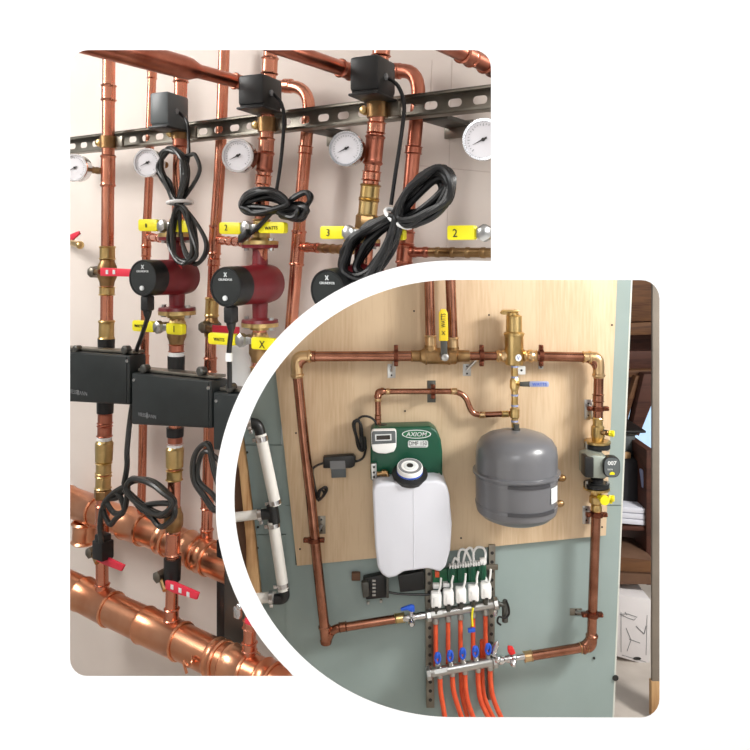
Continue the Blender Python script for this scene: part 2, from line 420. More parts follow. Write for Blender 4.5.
branch(b3, (301, 247), (322, 248.2), WT, 4.6, 'copper', 2, WT+.03)
branch(b3, (321, 248.2), (352, 250), WT+.03, 4.4, 'bronze', 4, WP-.03)
b4, _ = riser('copper_pipe', 'widest copper pipe bending down behind the big black cable coil', [(388, 70), (421, 72), (414.5, 140), (409, 200), (404, 262), (402, 290)], WT, 7.2,
    [(150, 8, 'd'), (238, 14, 'd'), (254, 20, 'd')], 'copper_dull', smooth=.06)
MB().lathe(A(397, 71, WT), (A(410, 71.6, WT)-A(390, 70.4, WT)).normalized(), [(-.01, .0125), (-.007, .0155), (.007, .0155), (.01, .0125)], 18).build('coupling', 'copper_dull', b4)
branch(b4, (408, 252), (430, 252.2), WT, 4.9, 'copper_dull', 2)
branch(b4, (429, 252.2), (506, 253), WT, 4.8, 'bronze', 5)
# headers that run out from the wall towards us
def header(label, e, w, rpx, out, bead, big=None):
    P = A(*e, w); s = mpp(P); r = rpx*s
    root = thing('copper_header', label, 'pipe', P, 'copper headers running out from the boiler wall')
    Q = P+nA*out+Z*.0
    TUBE('pipe_run', 'copper_dull', root, [P, Q], r, 20)
    for d in bead:
        b = MB(); collar(b, P+nA*d, nA, r, .036); b.build('coupling', 'copper_dull', root)
    if big:
        b = MB().lathe(P, nA, [(big, r*.95), (big+.012, r*1.1), (big+.03, r*1.55), (big+.05, r*1.62), (out, r*1.62)], 24); b.build('reducer', 'copper_dull', root)
    return root
header('wide copper header pipe ending near the dark box on the second riser', (246, 84), WP, 6.6, .45, (.016,), .12)
header('copper header pipe passing over the bent copper pipe to the third dark box', (352, 72), WP, 7.4, .32, (.02,))
header('short copper header stub in the upper corner above the unboxed gauge', (492, 67), WP-.02, 8.0, .22, (.012, .09))
# big mains at the bottom
def main(label, pts, w, rm, rings, tees=()):
    P = [A(x, y, w) for x, y in pts]
    root = thing('copper_main', label, 'pipe', P[0], 'broad copper mains')
    TUBE('pipe_run', 'copper_big', root, P, rm, 28)
    for x0, x1 in rings:
        def on(x):
            for a, b in zip(pts, pts[1:]):
                if a[0] <= x <= b[0]: return A(x, a[1]+(b[1]-a[1])*(x-a[0])/(b[0]-a[0]), w)
            return A(x, pts[-1][1], w)
        p, q = on(x0), on(x1); ax = (q-p).normalized(); L = (q-p).length; e = .004
        MB().lathe(p, ax, [(0, rm), (0, rm*1.06), (e, rm*1.12), (2*e, rm*1.06), (L-2*e, rm*1.06), (L-e, rm*1.12), (L, rm*1.06), (L, rm)], 28).build('coupling', 'copper_big', root)
    return root
um = main('broad copper main running behind the two risers', [(58, 497), (75, 504), (160, 535), (200, 553.5), (216, 561), (236, 570)], .075, .037, [(66, 98), (126, 146), (163, 172), (186, 199), (202, 212)])
b = MB(); p = A(85, 512, .075); q = A(84, 543, .075)
collar(b, (p*.35+q*.65), (p-q).normalized(), .027, (q-p).length*.7); b.lathe(q, (p-q).normalized(), [(-.004, .0), (0, .03), (.012, .03), (.014, .026)], 20); b.build('capped_branch', 'copper_big', um)
lm = main('broad copper main lowest on the boiler wall', [(52, 579), (75, 590), (115, 611), (145, 625), (185, 643), (213, 657), (250, 673), (290, 692)], WP, .0375, [(82, 113), (144, 183), (214, 223), (229, 250), (262, 275)])
h = A(199, 657, WP+.02)
TUBE('wire_hook', 'copper_big', lm, spline([h+nA*.02+Z*.01, h+nA*.03+uA*.012+Z*.004, h+nA*.03-Z*.006, h+nA*.03-uA*.014, h+nA*.03-uA*.004-Z*.022], 6), .003, 8)
# short riser by the round partition
sr, _ = riser('copper_riser', 'short copper stub standing on the lowest main beside the grey post', [(252, 606), (250, 630), (249, 664)], WP, 6.4, [(624, 9, 'c'), (646, 9, 'c')])
b = MB().box(A(238, 612, WP+.02), (uA, nA, Z), (.008, .006, .012), .003).ball(A(240, 606, WP+.03), .008).build('valve_nut', 'chrome', sr)
b = MB().box(A(251, 622, WP+.03), (uA, nA, Z), (.014, .004, .006), .002).build('lever', 'redlever', sr)
# grey post
pp = [(215.5, 535), (241, 546), (241, 700), (217, 690)]
po = thing('steel_post', 'dark grey steel post behind the lowest copper main', 'post', A(228, 690, .1))
PRISM('post_body', 'darksteel', po, [A(224, 545, .11), A(243, 553, .11), A(243, 690, .11), A(224, 680, .11)], -nA*.02, .002)
PRISM('inner_channel', 'black', po, [A(216.5, 540, .10), A(224.4, 545, .10), A(224.4, 680, .10), A(216.5, 676, .10)], -nA*.02, .001)
# ---------------------------------------------------------------- perforated channel
W0 = .105
pL, pR = A(56, 149, W0), A(520, 96.5, W0)
ch = thing('strut_channel', 'perforated zinc channel fixed across the boiler wall', 'channel', (pL+pR)/2)
ax = (pR-pL).normalized(); LL = (pR-pL).length; up = (Z-ax*Z.dot(ax)).normalized()
H = .041
b = MB(); npitch = int(LL/.048)
pitch = LL/npitch
for i in range(npitch):
    c0 = pL+ax*(pitch*(i+.5)) + up*.002
    hole = rrect(-.0135, -.0072, .0135, .0072, .0068, 4)
    outer = []
    for (hx, hy) in hole:
        s = 1/max(abs(hx)/(pitch/2), abs(hy)/(H/2), 1e-6); outer.append((hx*s, hy*s))
    hv = [b.bm.verts.new(c0+ax*x+up*y) for x, y in hole]
    ov = [b.bm.verts.new(c0+ax*x+up*(y-.002)) for x, y in outer]
    cs = [b.bm.verts.new(c0+ax*(sx*pitch/2)+up*(sy*H/2-.002)) for sx, sy in ((1, 1), (-1, 1), (-1, -1), (1, -1))]
    n = len(hv)
    for k in range(n):
        k2 = (k+1) % n; b.bm.faces.new((hv[k], hv[k2], ov[k2], ov[k]))
        (x1, y1), (x2, y2) = outer[k], outer[k2]
        if abs(abs(x1)-pitch/2) < 1e-6 and abs(abs(y2)-H/2) < 1e-6 or abs(abs(y1)-H/2) < 1e-6 and abs(abs(x2)-pitch/2) < 1e-6:
            sx = 1 if (x1+x2) > 0 else -1; sy = 1 if (y1+y2) > 0 else -1
            cv = cs[{(1, 1): 0, (-1, 1): 1, (-1, -1): 2, (1, -1): 3}[(sx, sy)]]
            if len({ov[k], cv, ov[k2]}) == 3: b.bm.faces.new((ov[k], cv, ov[k2]))
b.build('web', 'zinc', ch)
fo = ax.cross(up).normalized(); fo = fo if fo.dot(nA) > 0 else -fo
for s, nm in ((1, 'flange'), (-1, 'flange')):
    q0 = pL+up*(s*H/2); q1 = pR+up*(s*H/2); t = up*(-s*.0025)
    MB().prism([q0, q1, q1+fo*.026, q0+fo*.026], t).prism([q0+fo*.0235, q1+fo*.0235, q1+fo*.026, q0+fo*.026], up*(-s*.005)).build(nm, 'zinc', ch)
for p in ((325, 135), (447, 126)):
    c = A(*p, .05)
    br = thing('channel_bracket', 'zinc bracket under the channel ' + ('beside the bent copper pipe' if p[0] < 400 else 'beside the widest copper pipe'), 'bracket', c, 'zinc brackets of the channel')
    BOX('bracket_arm', 'darksteel', br, c+Z*.008, (uA, nA, Z), (.026, .045, .004), .001)
    BOX('bracket_plate', 'zinc', br, c-nA*.046, (uA, nA, Z), (.03, .003, .016), .001)
# pipe clamps on the channel
for i, (p, y, r, lab) in enumerate(((R1, 142.5, rr1, 'on the slim riser beside the frame edge'), (R2, 133, rr2, 'just above the smallest cable coil'), (R3, 125, rr3, 'under the dark box of the second riser'), (R4, 110, rr4, 'under the glossy dark box'))):
    c = A(interp(p, y), y, WP)
    cl = thing('pipe_clamp', 'bronze pipe clamp on the channel, ' + lab, 'clamp', c, 'pipe clamps on the channel')
    MB().lathe(c, Z, [(-.014, r*1.1), (-.014, r*1.32), (.014, r*1.32), (.014, r*1.1)], 24).build('clamp_ring', 'bronze', cl)
    BOX('clamp_lug', 'zinc', cl, c+uA*r*2.0-nA*.01, (uA, nA, Z), (r*.9, .004, .013), .002)
    d = c-uA*r*1.5+nA*r*.6
    MB().lathe(d, nA, [(-.012, .007), (.002, .009), (.007, .008), (.009, .004)], 6).build('clamp_bolt', 'brass', cl)
# ---------------------------------------------------------------- gauges
def gauge(x, y, ry, stem, label, face=.55):
    c = A(x, y, WP+.05); s = mpp(c); R = ry*s
    m = (nA*face + (CAM-c).normalized()*(1-face)).normalized(); m = V(m.x, m.y, 0).normalized()
    u = V(-m.y, m.x, 0); u = u if u.x > 0 else -u
    g = thing('pressure_gauge', label, 'gauge', c, 'round gauges on the risers')
    b = MB().lathe(c, m, [(-.022, R*.6), (-.02, R*.96), (.002, R*.98), (.005, R*1.04), (.008, R*1.02), (.008, R*.9), (.004, R*.88), (.0, R*.87)], 36); b.build('case', 'chrome', g)
    dl = MB().lathe(c+m*.004, m, [(0, R*.885), (.0012, R*.885)], 36).build('dial', 'dial', g) or g
    b = MB()
    for k in range(0, 25):
        a = math.radians(-225+k*270/24+180); L = .12 if k % 4 == 0 else .07
        dv = u*math.cos(a)+Z*math.sin(a)
        b.box(c+m*.0056+dv*R*(.78-L/2), (dv, m.cross(dv), m), (R*L/2, R*.012, .0003))
    b.build('scale_marks', 'inkgrey', dl)
    a = math.radians(205); dv = u*math.cos(a)+Z*math.sin(a)
    MB().prism([c+m*.0066-dv*R*.2+m.cross(dv)*R*.05, c+m*.0066-dv*R*.2-m.cross(dv)*R*.05, c+m*.0066+dv*R*.62], m*.0006).lathe(c+m*.006, m, [(0, R*.09), (.002, R*.08)], 12).build('needle', 'ink', dl)
    if stem:
        q = A(*stem, WP)
        b = MB().tube([c-m*.018, (c-m*.03)*.5+q*.5, q], .007, 10); hexnut(b, c*.6+q*.4-m*.012, (q-c).normalized(), .012, .014); b.build('stem', 'bronze', g)
    return g
gauge(76, 168, 13.5, (100, 171), 'round gauge on the slim riser, cut by the panel edge')
gauge(148.5, 163, 14.2, (166, 165), 'round gauge beside the smallest cable coil')
gauge(239, 156, 16.5, (259, 162), 'round gauge above the flattened cable bundle')
gauge(347, 149, 17.2, (371, 155), 'round gauge above the yellow tag marked 3', .5)
gauge(484, 140, 20.5, None, 'largest round gauge, on bare wall below the channel end', .45)
# ---------------------------------------------------------------- dark boxes on top of the risers
def yawed(k, c):
    m = (nA*k + (CAM-c).normalized()*(1-k)); m = V(m.x, m.y, 0).normalized(); u = V(-m.y, m.x, 0); return (u if u.x > 0 else -u), m
def actuator(x0, x1, y0, y1, label, mt, cab):
    c = A((x0+x1)/2, (y0+y1)/2, WP+.03); s = mpp(c); u, m = yawed(.75, c)
    g = thing('valve_actuator', label, 'actuator', c, 'dark boxes on the risers')
    hw, hh = (x1-x0)/2*s*.84, (y1-y0)/2*s
    b = MB().box(c+Z*hh*.12, (u, m, Z), (hw, .036, hh*.88), .006).box(c-Z*hh*.5, (u, m, Z), (hw*.97, .032, hh*.48), .005); b.build('housing', mt, g)
    BOX('base_plate', 'black', g, c-Z*hh*.93-m*.0, (u, m, Z), (hw*1.03, .04, hh*.07), .002)
    MB().lathe(c+u*hw*.99+m*.008, u, [(-.002, .006), (.003, .006), (.004, .003)], 12).build('screw', 'inkgrey', g)
    if cab: TUBE('cable', 'cable', g, spline([c+u*hw-m*.0]+[A(x, y, w) for x, y, w in cab], 6), .0035, 8)
    return g
actuator(156, 183, 95, 131, 'black box on the riser, coloured grey as lit, above the smallest cable coil', 'greyplas', [(187, 122, .2), (188.5, 140, .2), (188.5, 158, .21), (184, 175, .22)])  # grey shell puts the light on a black box into its colour
actuator(243, 278, 78, 112, 'matt black box on the second riser below the header stub', 'black', [(281, 103, .2), (284, 120, .19), (281, 160, .19), (276, 194, .19)])
actuator(354, 392, 60, 99, 'glossy black box highest on the boiler wall', 'black', [(398, 86, .2), (404, 104, .2), (402, 130, .2), (396, 170, .2), (391, 205, .2)])
# ---------------------------------------------------------------- cable coils
def coil(label, loops, w, rm, mt='cable', tie=None, tails=(), jit=3, group='coiled black cables'):
    c0 = A(*loops[0][0][0], w)
    g = thing('cable_coil', label, 'cable', c0, group)
    b = MB()
    for pts, n in loops:
        for k in range(n):
            q = [A(x+random.uniform(-jit, jit), y+random.uniform(-jit, jit), w+(k-n/2)*rm*1.1+random.uniform(-.004, .004)) for x, y in pts]
            b.tube(spline(q, 7, True), rm, 8, closed=True)
    b.build('loops', mt, g)
    for t in tails: TUBE('cable_tail', mt, g, spline([A(*q) if len(q) == 3 else A(*q, w) for q in t], 7), rm, 8)
    if tie:
        (x0, y0), (x1, y1) = tie; p, q = A(x0, y0, w), A(x1, y1, w); d = (q-p).normalized(); m = (p+q)/2; e = nA.cross(d).normalized()
        ring = [m+d*math.cos(a)*(q-p).length*.5+nA*math.sin(a)*.028 for a in [i*math.pi/9 for i in range(18)]]
        TUBE('cable_tie', 'whiteplas', g, ring, .0035, 8, closed=True)
    return g
coil('smallest cable coil, hanging below the grey-lit box with a white tie', [
    ([(179, 203), (168, 185), (160, 168), (163, 154), (174, 150), (184, 158), (186, 178)], 7),
    ([(180, 205), (189, 190), (197, 170), (195, 158), (187, 153), (183, 160), (180, 182)], 1),
    ([(179, 206), (173, 225), (171, 245), (176, 259), (187, 262), (194, 252), (192, 230), (185, 212)], 7),
    ([(181, 206), (194, 220), (206, 240), (208, 254), (198, 262), (186, 258), (184, 235)], 2)], WP+.045, .0042, 'cable_g', ((173, 204), (187, 201)))
coil('flattened black cable bundle in front of the copper riser', [
    ([(242, 205), (247, 196), (262, 191), (278, 194), (286, 203), (276, 210), (258, 212), (246, 211)], 8),
    ([(244, 206), (258, 197), (276, 199), (288, 206), (300, 210), (290, 216), (270, 210)], 4),
    ([(284, 212), (296, 214), (306, 207), (310, 198), (304, 193), (293, 198)], 2),
    ([(280, 213), (290, 219), (302, 217), (308, 209), (298, 205)], 4)], WP+.045, .0048, 'cable', None,
    tails=[[(272, 212), (262, 223), (254, 231), (246, 236)]], jit=2.2)
p = A(244.5, 236, WP+.05)
plug = MB().box(p, ((A(240, 240, WP+.05)-A(250, 232, WP+.05)).normalized(), nA, Z), (.013, .008, .008), .003).build('cable_plug', 'black'); tag(plug, 'small black cable plug resting beside the yellow tag of the second pump', 'plug')
coil('big black cable coil bound by a pale tie beside the bent copper pipe', [
    ([(397, 216), (408, 193), (424, 176), (440, 171), (450, 182), (446, 200), (430, 213), (411, 222)], 10),
    ([(402, 214), (418, 194), (434, 178), (444, 184), (432, 202), (414, 214)], 4),
    ([(396, 219), (374, 226), (355, 240), (345, 256), (346, 272), (360, 278), (378, 262), (392, 236)], 11),
    ([(396, 221), (380, 232), (366, 248), (356, 268), (372, 274), (386, 256), (396, 234)], 6)], WP+.055, .0056, 'cable', ((389, 209), (408, 228)), jit=3.8)
coil('looped black cable hung on the riser over the copper main', [
    ([(124, 487), (134, 480), (150, 483), (165, 492), (173, 504), (170, 512), (158, 514), (143, 508), (132, 498)], 4),
    ([(126, 487), (118, 496), (108, 502), (112, 512), (122, 510), (128, 498)], 1),
    ([(104, 508), (110, 498), (120, 495), (124, 508), (118, 519), (108, 522)], 1),
    ([(144, 508), (154, 520), (164, 526), (172, 518), (172, 506)], 1)], WP+.045, .0062, 'cable_g', None,
    tails=[[(134, 395, .2), (130, 420, .2), (127, 450), (127, 466), (124, 484)], [(125, 486), (112, 494), (103, 506), (100, 525), (101.5, 543)]], jit=2.2)
coil('looped black cable hanging below the black box cut by the round partition', [
    ([(208, 444), (198, 450), (192, 464), (194, 480), (203, 496), (214, 510), (222, 500), (214, 470)], 3),
    ([(207, 450), (198, 462), (200, 480), (212, 492), (221, 500), (224, 470)], 1)], WP+.03, .0052, 'cable_g', None, jit=1.6)
# ---------------------------------------------------------------- red circulators
def pump(cx, cy, fx, fy, ry, ytop, ybot, label, red_tag, rx=20):
    P = A(cx, cy, WP); s = mpp(P); g = thing('circulator_pump', label, 'pump', P, 'red circulator pumps')
    Fc = reach(P, fx, fy, .105); m = (Fc-P); d = m.length; m.normalize(); sf = mpp(Fc); R = ry*sf
    u = V(-m.y, m.x, 0).normalized(); u = u if u.x > 0 else -u; v = u.cross(-m) if False else Z
    v = (m.cross(u)); v = v if v.z > 0 else -v
    MB().lathe(P, m, [(-.036, R*.55), (-.032, R*.98), (-.012, R*1.06), (.014, R*1.06), (.018, R*1.0), (d*.66, R*.98)], 32).build('motor_body', 'red', g)
    for y, sg in ((ytop, 1), (ybot, -1)):
        q = A(cx, y, WP); h = 3.2*s
        b = MB().lathe(P, (q-P).normalized(), [(.0, 8.5*s), (R*1.0, 8*s), ((q-P).length-h, 7.5*s), ((q-P).length-h*.6, 9.5*s), ((q-P).length-h*.5, 18*s), ((q-P).length+h*.5, 18.5*s), ((q-P).length+h*.5, 6*s)], 28)
        b.build('flanged_neck', 'red', g)
        e = q+(q-P).normalized()*h*.55; dn = (q-P).normalized()
        MB().lathe(e, dn, [(0, 6*s), (0, 18.5*s), (h*1.2, 18.5*s), (h*1.25, 12*s), (h*2.2, 9.5*s)], 28).build('brass_flange', 'brass', g)
        for k in (-1, 1):
            MB().lathe(q+u*k*15.5*s+m*2*s, dn, [(-h*1.3, 2.6*s), (-h*.5, 2.6*s), (h*1.7, 2.6*s), (h*1.7, 3.2*s), (h*2.6, 3.2*s)], 6).build('flange_bolt', 'steel', g)
    MB().lathe(P, m, [(d*.6, R*.9), (d*.62, R*.99), (d-.006, R), (d-.001, R*.97), (d-.001, R*.9), (d-.003, R*.88), (d-.003, R*.01)], 40).build('control_head', 'black', g)
    hd = g.children[-1] if False else (bpy.data.objects.get(LAST[0]) or g)
    MB().lathe(Fc-m*.0035, m, [(0, R*.87), (.0015, R*.87)], 40).build('control_face', 'blackbox', hd)
    f = Fc-m*.0012
    b = MB()
    for a in (52, 128):
        dv = u*math.cos(math.radians(a))+v*math.sin(math.radians(a)); b.box(f+v*R*.6, (dv, m.cross(dv), m), (R*.13, R*.022, .0005))
    b.box(f+v*R*.6, (u, v, m), (R*.05, R*.03, .0005)); b.build('pump_emblem', 'lightprint', hd)
    TEXT('pump_lettering', 'GRUNDFOS', 'lightprint', hd, f+v*R*.36, u, v, width=R*.85)
    MB().lathe(f-v*R*.55, m, [(0, R*.13), (.003, R*.13), (.004, R*.1)], 18).build('push_button', 'lightprint', hd)
    c = Fc-m*.016-v*R
    b = MB().box(c-v*R*.38, (u, m, v), (R*.27, .011, R*.42), .004).lathe(c-v*R*.8, -v, [(0, R*.25), (R*.25, R*.2), (R*.5, R*.1)], 14); b.build('power_plug', 'black', g)
    if red_tag:
        q = reach(P, *red_tag, R*1.1)
        MB().box(q, ((v-u*.35).normalized(), m, u), (R*.2, .003, R*.1), .001).build('hang_tag', 'redtag', g)
    return g, c-v*R*1.2
g1, e1 = pump(177, 277, 142, 278, 18.5, 239, 309, 'red circulator pump with black face nearest the slim riser', (180, 268))
TUBE('power_cable', 'cable', g1, spline([e1, A(141, 338, .22), A(136, 352, .2), A(133, 372, .2), A(131, 396, .2)], 6), .005, 8)
g2, e2 = pump(260, 284, 225, 287, 20.5, 246.5, 321, 'red circulator pump with black face below the flattened cable bundle', (266, 236))
TUBE('power_cable', 'cable', g2, spline([e2, A(229, 352, .25), A(229.5, 368, .24), A(229.5, 388, .24)], 6), .005, 8)
MB().lathe(A(229, 357, .25), Z, [(-.008, .007), (.008, .007)], 10).build('cable_label', 'whiteplas', g2)
pump(362, 284, 327, 291, 22, 245, 330, 'black-faced circulator pump half hidden by the round partition', (336, 276))
# ---------------------------------------------------------------- yellow handled isolation valves
def yvalve(label, body, quads, nut, w=WP+.03, txt=(), rpx=9):
    c = A(*body, WP); s = mpp(c); g = thing('isolation_valve', label, 'valve', c, 'yellow handled isolation valves')
    MB().lathe(c, Z, [(-.02, rpx*.85*s), (-.014, rpx*s), (.012, rpx*s), (.02, rpx*.8*s)], 8).build('valve_body', 'brass', g)
    q = A(*nut, w); b = MB().lathe(q-nA*.02, nA, [(0, .010), (.016, .010), (.018, .014), (.03, .014), (.033, .009)], 6)
    b.box(q, (uA, nA, Z), (.022, .0025, .007), .001); b.build('stem_nut', 'steel', g)
    grips = []
    for (x0, y0, x1, y1, sl) in quads:
        f = rrect(x0, y0, x1, y1, 2.2, 3)
        grips.append((x0, x1, PRISM('handle_grip', 'yellow', g, [A(x, y+(x-x0)*sl, w+.012) for x, y in f], -nA*.012, .0015) or g))
    for (x, y, t, wd) in txt:
        TEXT('grip_marking', t, 'ink', next((gg for a0, a1, gg in grips if a0 <= x <= a1), g), A(x, y, w+.0126), uA, Z, height=wd*mpp(c))
    return g
yvalve('yellow handled valve partly behind the smallest cable coil', (177, 228), [(138, 219, 157, 231, .02), (172, 220, 190, 232, .02)], (164, 226), txt=[(146, 225.5, 'II', 4)])
yvalve('yellow handled valve directly under the flattened cable bundle', (261, 232), [(219, 222, 240, 234, .02), (258, 221.5, 284, 233, .02)], (248, 228), txt=[(226, 227.5, '2', 6), (271, 228, 'WATTS', 3.4)])
yvalve('yellow handled valve marked 3 beside the big black cable coil', (362, 238), [(320, 226, 344, 239, .0), (393, 229, 403, 240, .0)], (350, 233), txt=[(328, 232.5, '3', 7)])
yvalve('yellow handled valve marked 2 on bare wall below the largest gauge', (502, 238), [(447, 225.5, 474, 240, -.01)], (486, 233), txt=[(455, 233, '2', 8)])
yvalve('yellow handled valve below the pump nearest the slim riser', (177, 328), [(132, 320, 153, 331, .08), (166, 323, 182, 334, .08)], (160, 327), txt=[(139, 326, 'WATTS', 3), (174, 329, '1', 6)])
yvalve('yellow handled valve marked X against the round partition', (260, 343), [(208, 332.5, 235, 344, .07), (251, 337, 274, 349, .07)], (243, 340), txt=[(219, 339.5, 'WATTS', 3.2), (262, 344.5, 'X', 7)])
# ---------------------------------------------------------------- red lever valves
def rlever(label, quad, nut, w=WP+.025, conn=None, marks=()):
    c = A(*nut, WP); g = thing('lever_valve', label, 'valve', c, 'red lever valves')
    lv = PRISM('lever', 'redlever', g, [A(x, y, w+.006) for x, y in quad], -nA*.006, .0015)
    q = A(*nut, w-.012); MB().lathe(q-nA*.02, nA, [(-.02, .012), (0, .011), (.006, .011), (.01, .014), (.03, .013), (.034, .007)], 6).build('stem_nut', 'zinc', g)
    MB().tube([q, A(quad[0][0], (quad[0][1]+quad[3][1])/2, w)], .006, 8).build('stem', 'bronze', g)
    if conn:
        p = A(*conn, w+.006); MB().box(p, (uA, nA, Z), (.019, .017, .022), .004).box(p+Z*.022, (uA, nA, Z), (.014, .014, .014), .004).build('black_connector', 'black', g)
    b = MB()
    for (x, y) in marks: b.box(A(x, y, w+.0065), (uA, nA, Z), (.0042, .0006, .005))
    if marks: b.build('lever_print', 'lightprint', lv or g)
    return g
rlever('red lever valve on the slim riser beside the first pump', [(100, 267.5), (139, 269.5), (139, 277), (100, 276)], (94, 272), marks=[(107, 272), (114, 272)])
rlever('red lever valve half hidden behind the second pump plug', [(212, 325), (238, 327), (238, 335), (212, 334)], (205, 327), w=WT+.04)
rlever('red lever valve under a black connector on the slim riser', [(97, 554), (104, 556), (124, 565.5), (121, 571.5), (104, 565), (96, 561)], (92, 552), conn=(103, 549))
rlever('red lever valve below the dark sleeve on the longer riser', [(165, 580.5), (173, 582), (198.5, 593), (196, 600), (173, 593), (165, 589)], (160, 576), marks=[(172, 587), (180, 590.5), (188, 594.5)])
c = A(76, 242, .05); g = thing('drain_tap', 'small brass tap with a red lever at the frame edge', 'tap', c)
MB().tube([A(60, 239, .03), A(80, 245, .08)], .009, 10).ball(A(80, 245, .08), .011).build('tap_body', 'brass', g)
PRISM('tap_lever', 'redlever', g, [A(66, 236, .09), A(78, 231, .09), A(79, 234, .09), A(72, 240, .09), A(66, 240, .09)], -nA*.006, .001)
# ---------------------------------------------------------------- black boxes across the risers
def bbox(quad, ytop, label, lugs, screws, txt=None, w=WP+.055, side=7):
    P = [A(x, y, w) for x, y in quad]; c = (P[0]+P[2])/2; g = thing('control_box', label, 'control box', c, 'black boxes across the risers')
    back = -nA*.045
    MB().prism(P, back, .004).build('box_shell', 'blackbox', g)
    k = (P[0]+P[1])/2
    top = [P[0]+Z*.002+uA*.006+nA*-.012, P[1]+Z*.002-uA*.004+nA*-.012, P[1]+Z*.002-uA*.004-nA*.044, P[0]+Z*.002+uA*.006-nA*.044]
    MB().prism(top, Z*.006, .001).build('top_ledge', 'zinc', g)
    i = [P[j]*.94+c*.06+nA*.002 for j in range(4)]
    fc = MB().prism(i, -nA*.004, .001).build('front_cover', 'blackbox', g) or g
    for (x, y) in lugs:
        q = A(x, y, w-.004); MB().lathe(q-nA*.014, nA, [(0, .009), (.014, .010), (.017, .007)], 12).build('mounting_lug', 'darksteel', g)
    for (x, y) in screws:
        MB().lathe(A(x, y, w+.001), nA, [(0, .004), (.0025, .003)], 10).build('cover_screw', 'steel', fc)
    if txt:
        x, y, wd = txt; q = A(x, y, w+.0032); TEXT('box_lettering', 'VIESSMANN', 'inkgrey', fc, q, uA, Z, width=wd*mpp(q)*1.25)
        MB().box(q, (uA, nA, Z), (.0016, .0005, .006)).build('box_emblem', 'inkgrey', fc)
    return g
bbox([(48, 350), (129.5, 355.5), (129.5, 405), (48, 400.5)], 346, 'black box on the slim riser, cut by the frame edge', [(75, 349.5), (124, 350)], [(127, 361)], (78, 392.5, 24))
bbox([(131.5, 372.5), (211.5, 381), (211.5, 428.5), (131.5, 424.5)], 368, 'black box across the middle riser, wholly in view', [(143, 369), (199.5, 371.5)], [(134, 380), (208.5, 388)], (147, 415.5, 22))
bbox([(213, 392), (290, 399), (290, 455), (213, 450)], 386, 'black box cut off by the round partition', [(229, 388)], [(216.5, 401)])
wc = MB().lathe(A(239, 412, WT+.02), Z, [(-.02, .026), (.155, .026), (.157, .022)], 28).build('plastic_sleeve', 'whiteplas'); tag(wc, 'white plastic pipe sleeve standing behind the cut-off black box', 'sleeve')
CLIP[0] = False
# ================================================================== PLYWOOD WALL (second opening)
NB = -Y                                          # out of the wall
# wall of green drywall sheets
def sheet(poly, nm, m='drywall', w=0, th=.016):
    return struct(PRISM(nm, m, None, [B(x, y, w) for x, y in poly], Y*th))
sheet([(120, 180), (281, 180), (281, 444.5), (120, 444.5)], 'wall_left', w=-.004)
sheet([(120, 445.5), (285, 445.5), (292, 534), (120, 534)], 'wall_left', w=-.004)
sheet([(120, 535), (292, 535), (292, 780), (120, 780)], 'wall_left', w=-.004)
sheet([(282, 180), (637.5, 180), (632, 285), (622.5, 505), (282, 505)], 'wall_back')
sheet([(286, 505.8), (622.5, 505.8), (615, 690), (611, 780), (286, 780)], 'wall_back')
b = MB().prism([B(282.5, 180, .006), B(286, 180, .006), B(299, 565, .006), B(295.5, 565, .006)], Y*.006); struct(b.build('ply_shadow_strip', 'seam'))  # painted shadow: dark strip along the plywood's edge
b = MB().prism([B(637.7, 180, .0005), B(632.3, 285, .0005), B(622.8, 505, .0005), B(615.3, 690, .0005), B(611.3, 780, .0005), B(609.8, 780, .0005), B(613.8, 690, .0005), B(621.3, 505, .0005), B(630.8, 285, .0005), B(636.2, 180, .0005)], Y*.02)
struct(b.build('trim_3', 'drywall_edge'))
struct(PRISM('wall_core', 'timber_dark', None, [B(300, 180, -.03), B(634, 180, -.03), B(629, 285, -.03), B(608, 780, -.03), B(300, 780, -.03)], Y*.06))
ply = thing('plywood_board', 'pale plywood backing board screwed to the green drywall', 'board', B(450, 550, .0195))
PRISM('board_sheet', 'ply', ply, [B(262, 180, .0195), B(620.5, 180, .0195), B(617, 285, .0195), B(606, 535.5, .0195), B(297, 566, .0195), B(276, 375, .0195)], Y*.018, .001)
for x, y in ((414, 311), (489, 315), (491, 432), (612, 325), (405, 411), (296, 433), (461, 538), (602, 527), (300, 549)):
    MB().lathe(B(x, y, .019), NB, [(0, .0036), (.002, .003)], 10).build('screw_head', 'ink', ply)
for i, (x, y) in enumerate(((247, 452.5), (258, 527), (257.5, 548), (592, 586.5), (594, 658), (621, 678))):
    if i == 5: q = B(615.5, 678, .002); r = .011
    else: q = B(x, y, .0008 if i > 2 else -.003); r = .0045
    s = MB().lathe(q, NB, [(0, r), (.004, r*.8)], 12).build('drywall_screw', 'ink')
    tag(s, ['dark screw above the seam of the narrow green sheet', 'dark screw under the white tee of the white pipe', 'dark screw below the seam of the narrow green sheet', 'dark screw beside the descending copper pipe above its clamp', 'dark screw low on the green wall under the copper elbow', 'black stop on the edge of the green wall near the floor'][i], 'screw', 'screws in the drywall')
st = thing('timber_stud', 'pale upright timber stud at the rim of the round opening', 'stud', B(240, 700, .03))
PRISM('stud_face', 'timber', st, [B(226, 400, .05), B(237, 400, .05), B(247, 470, .05), B(255, 540, .05), B(261, 600, .05), B(266, 680, .05), B(248, 680, .05), B(246, 540, .05), B(239, 470, .05)], Y*.03, .001)
PRISM('stud_side', 'card', st, [B(190, 400, .03), B(232, 400, .03), B(242, 470, .03), B(249, 540, .03), B(252, 680, .03), B(190, 680, .03)], Y*.02, .001)
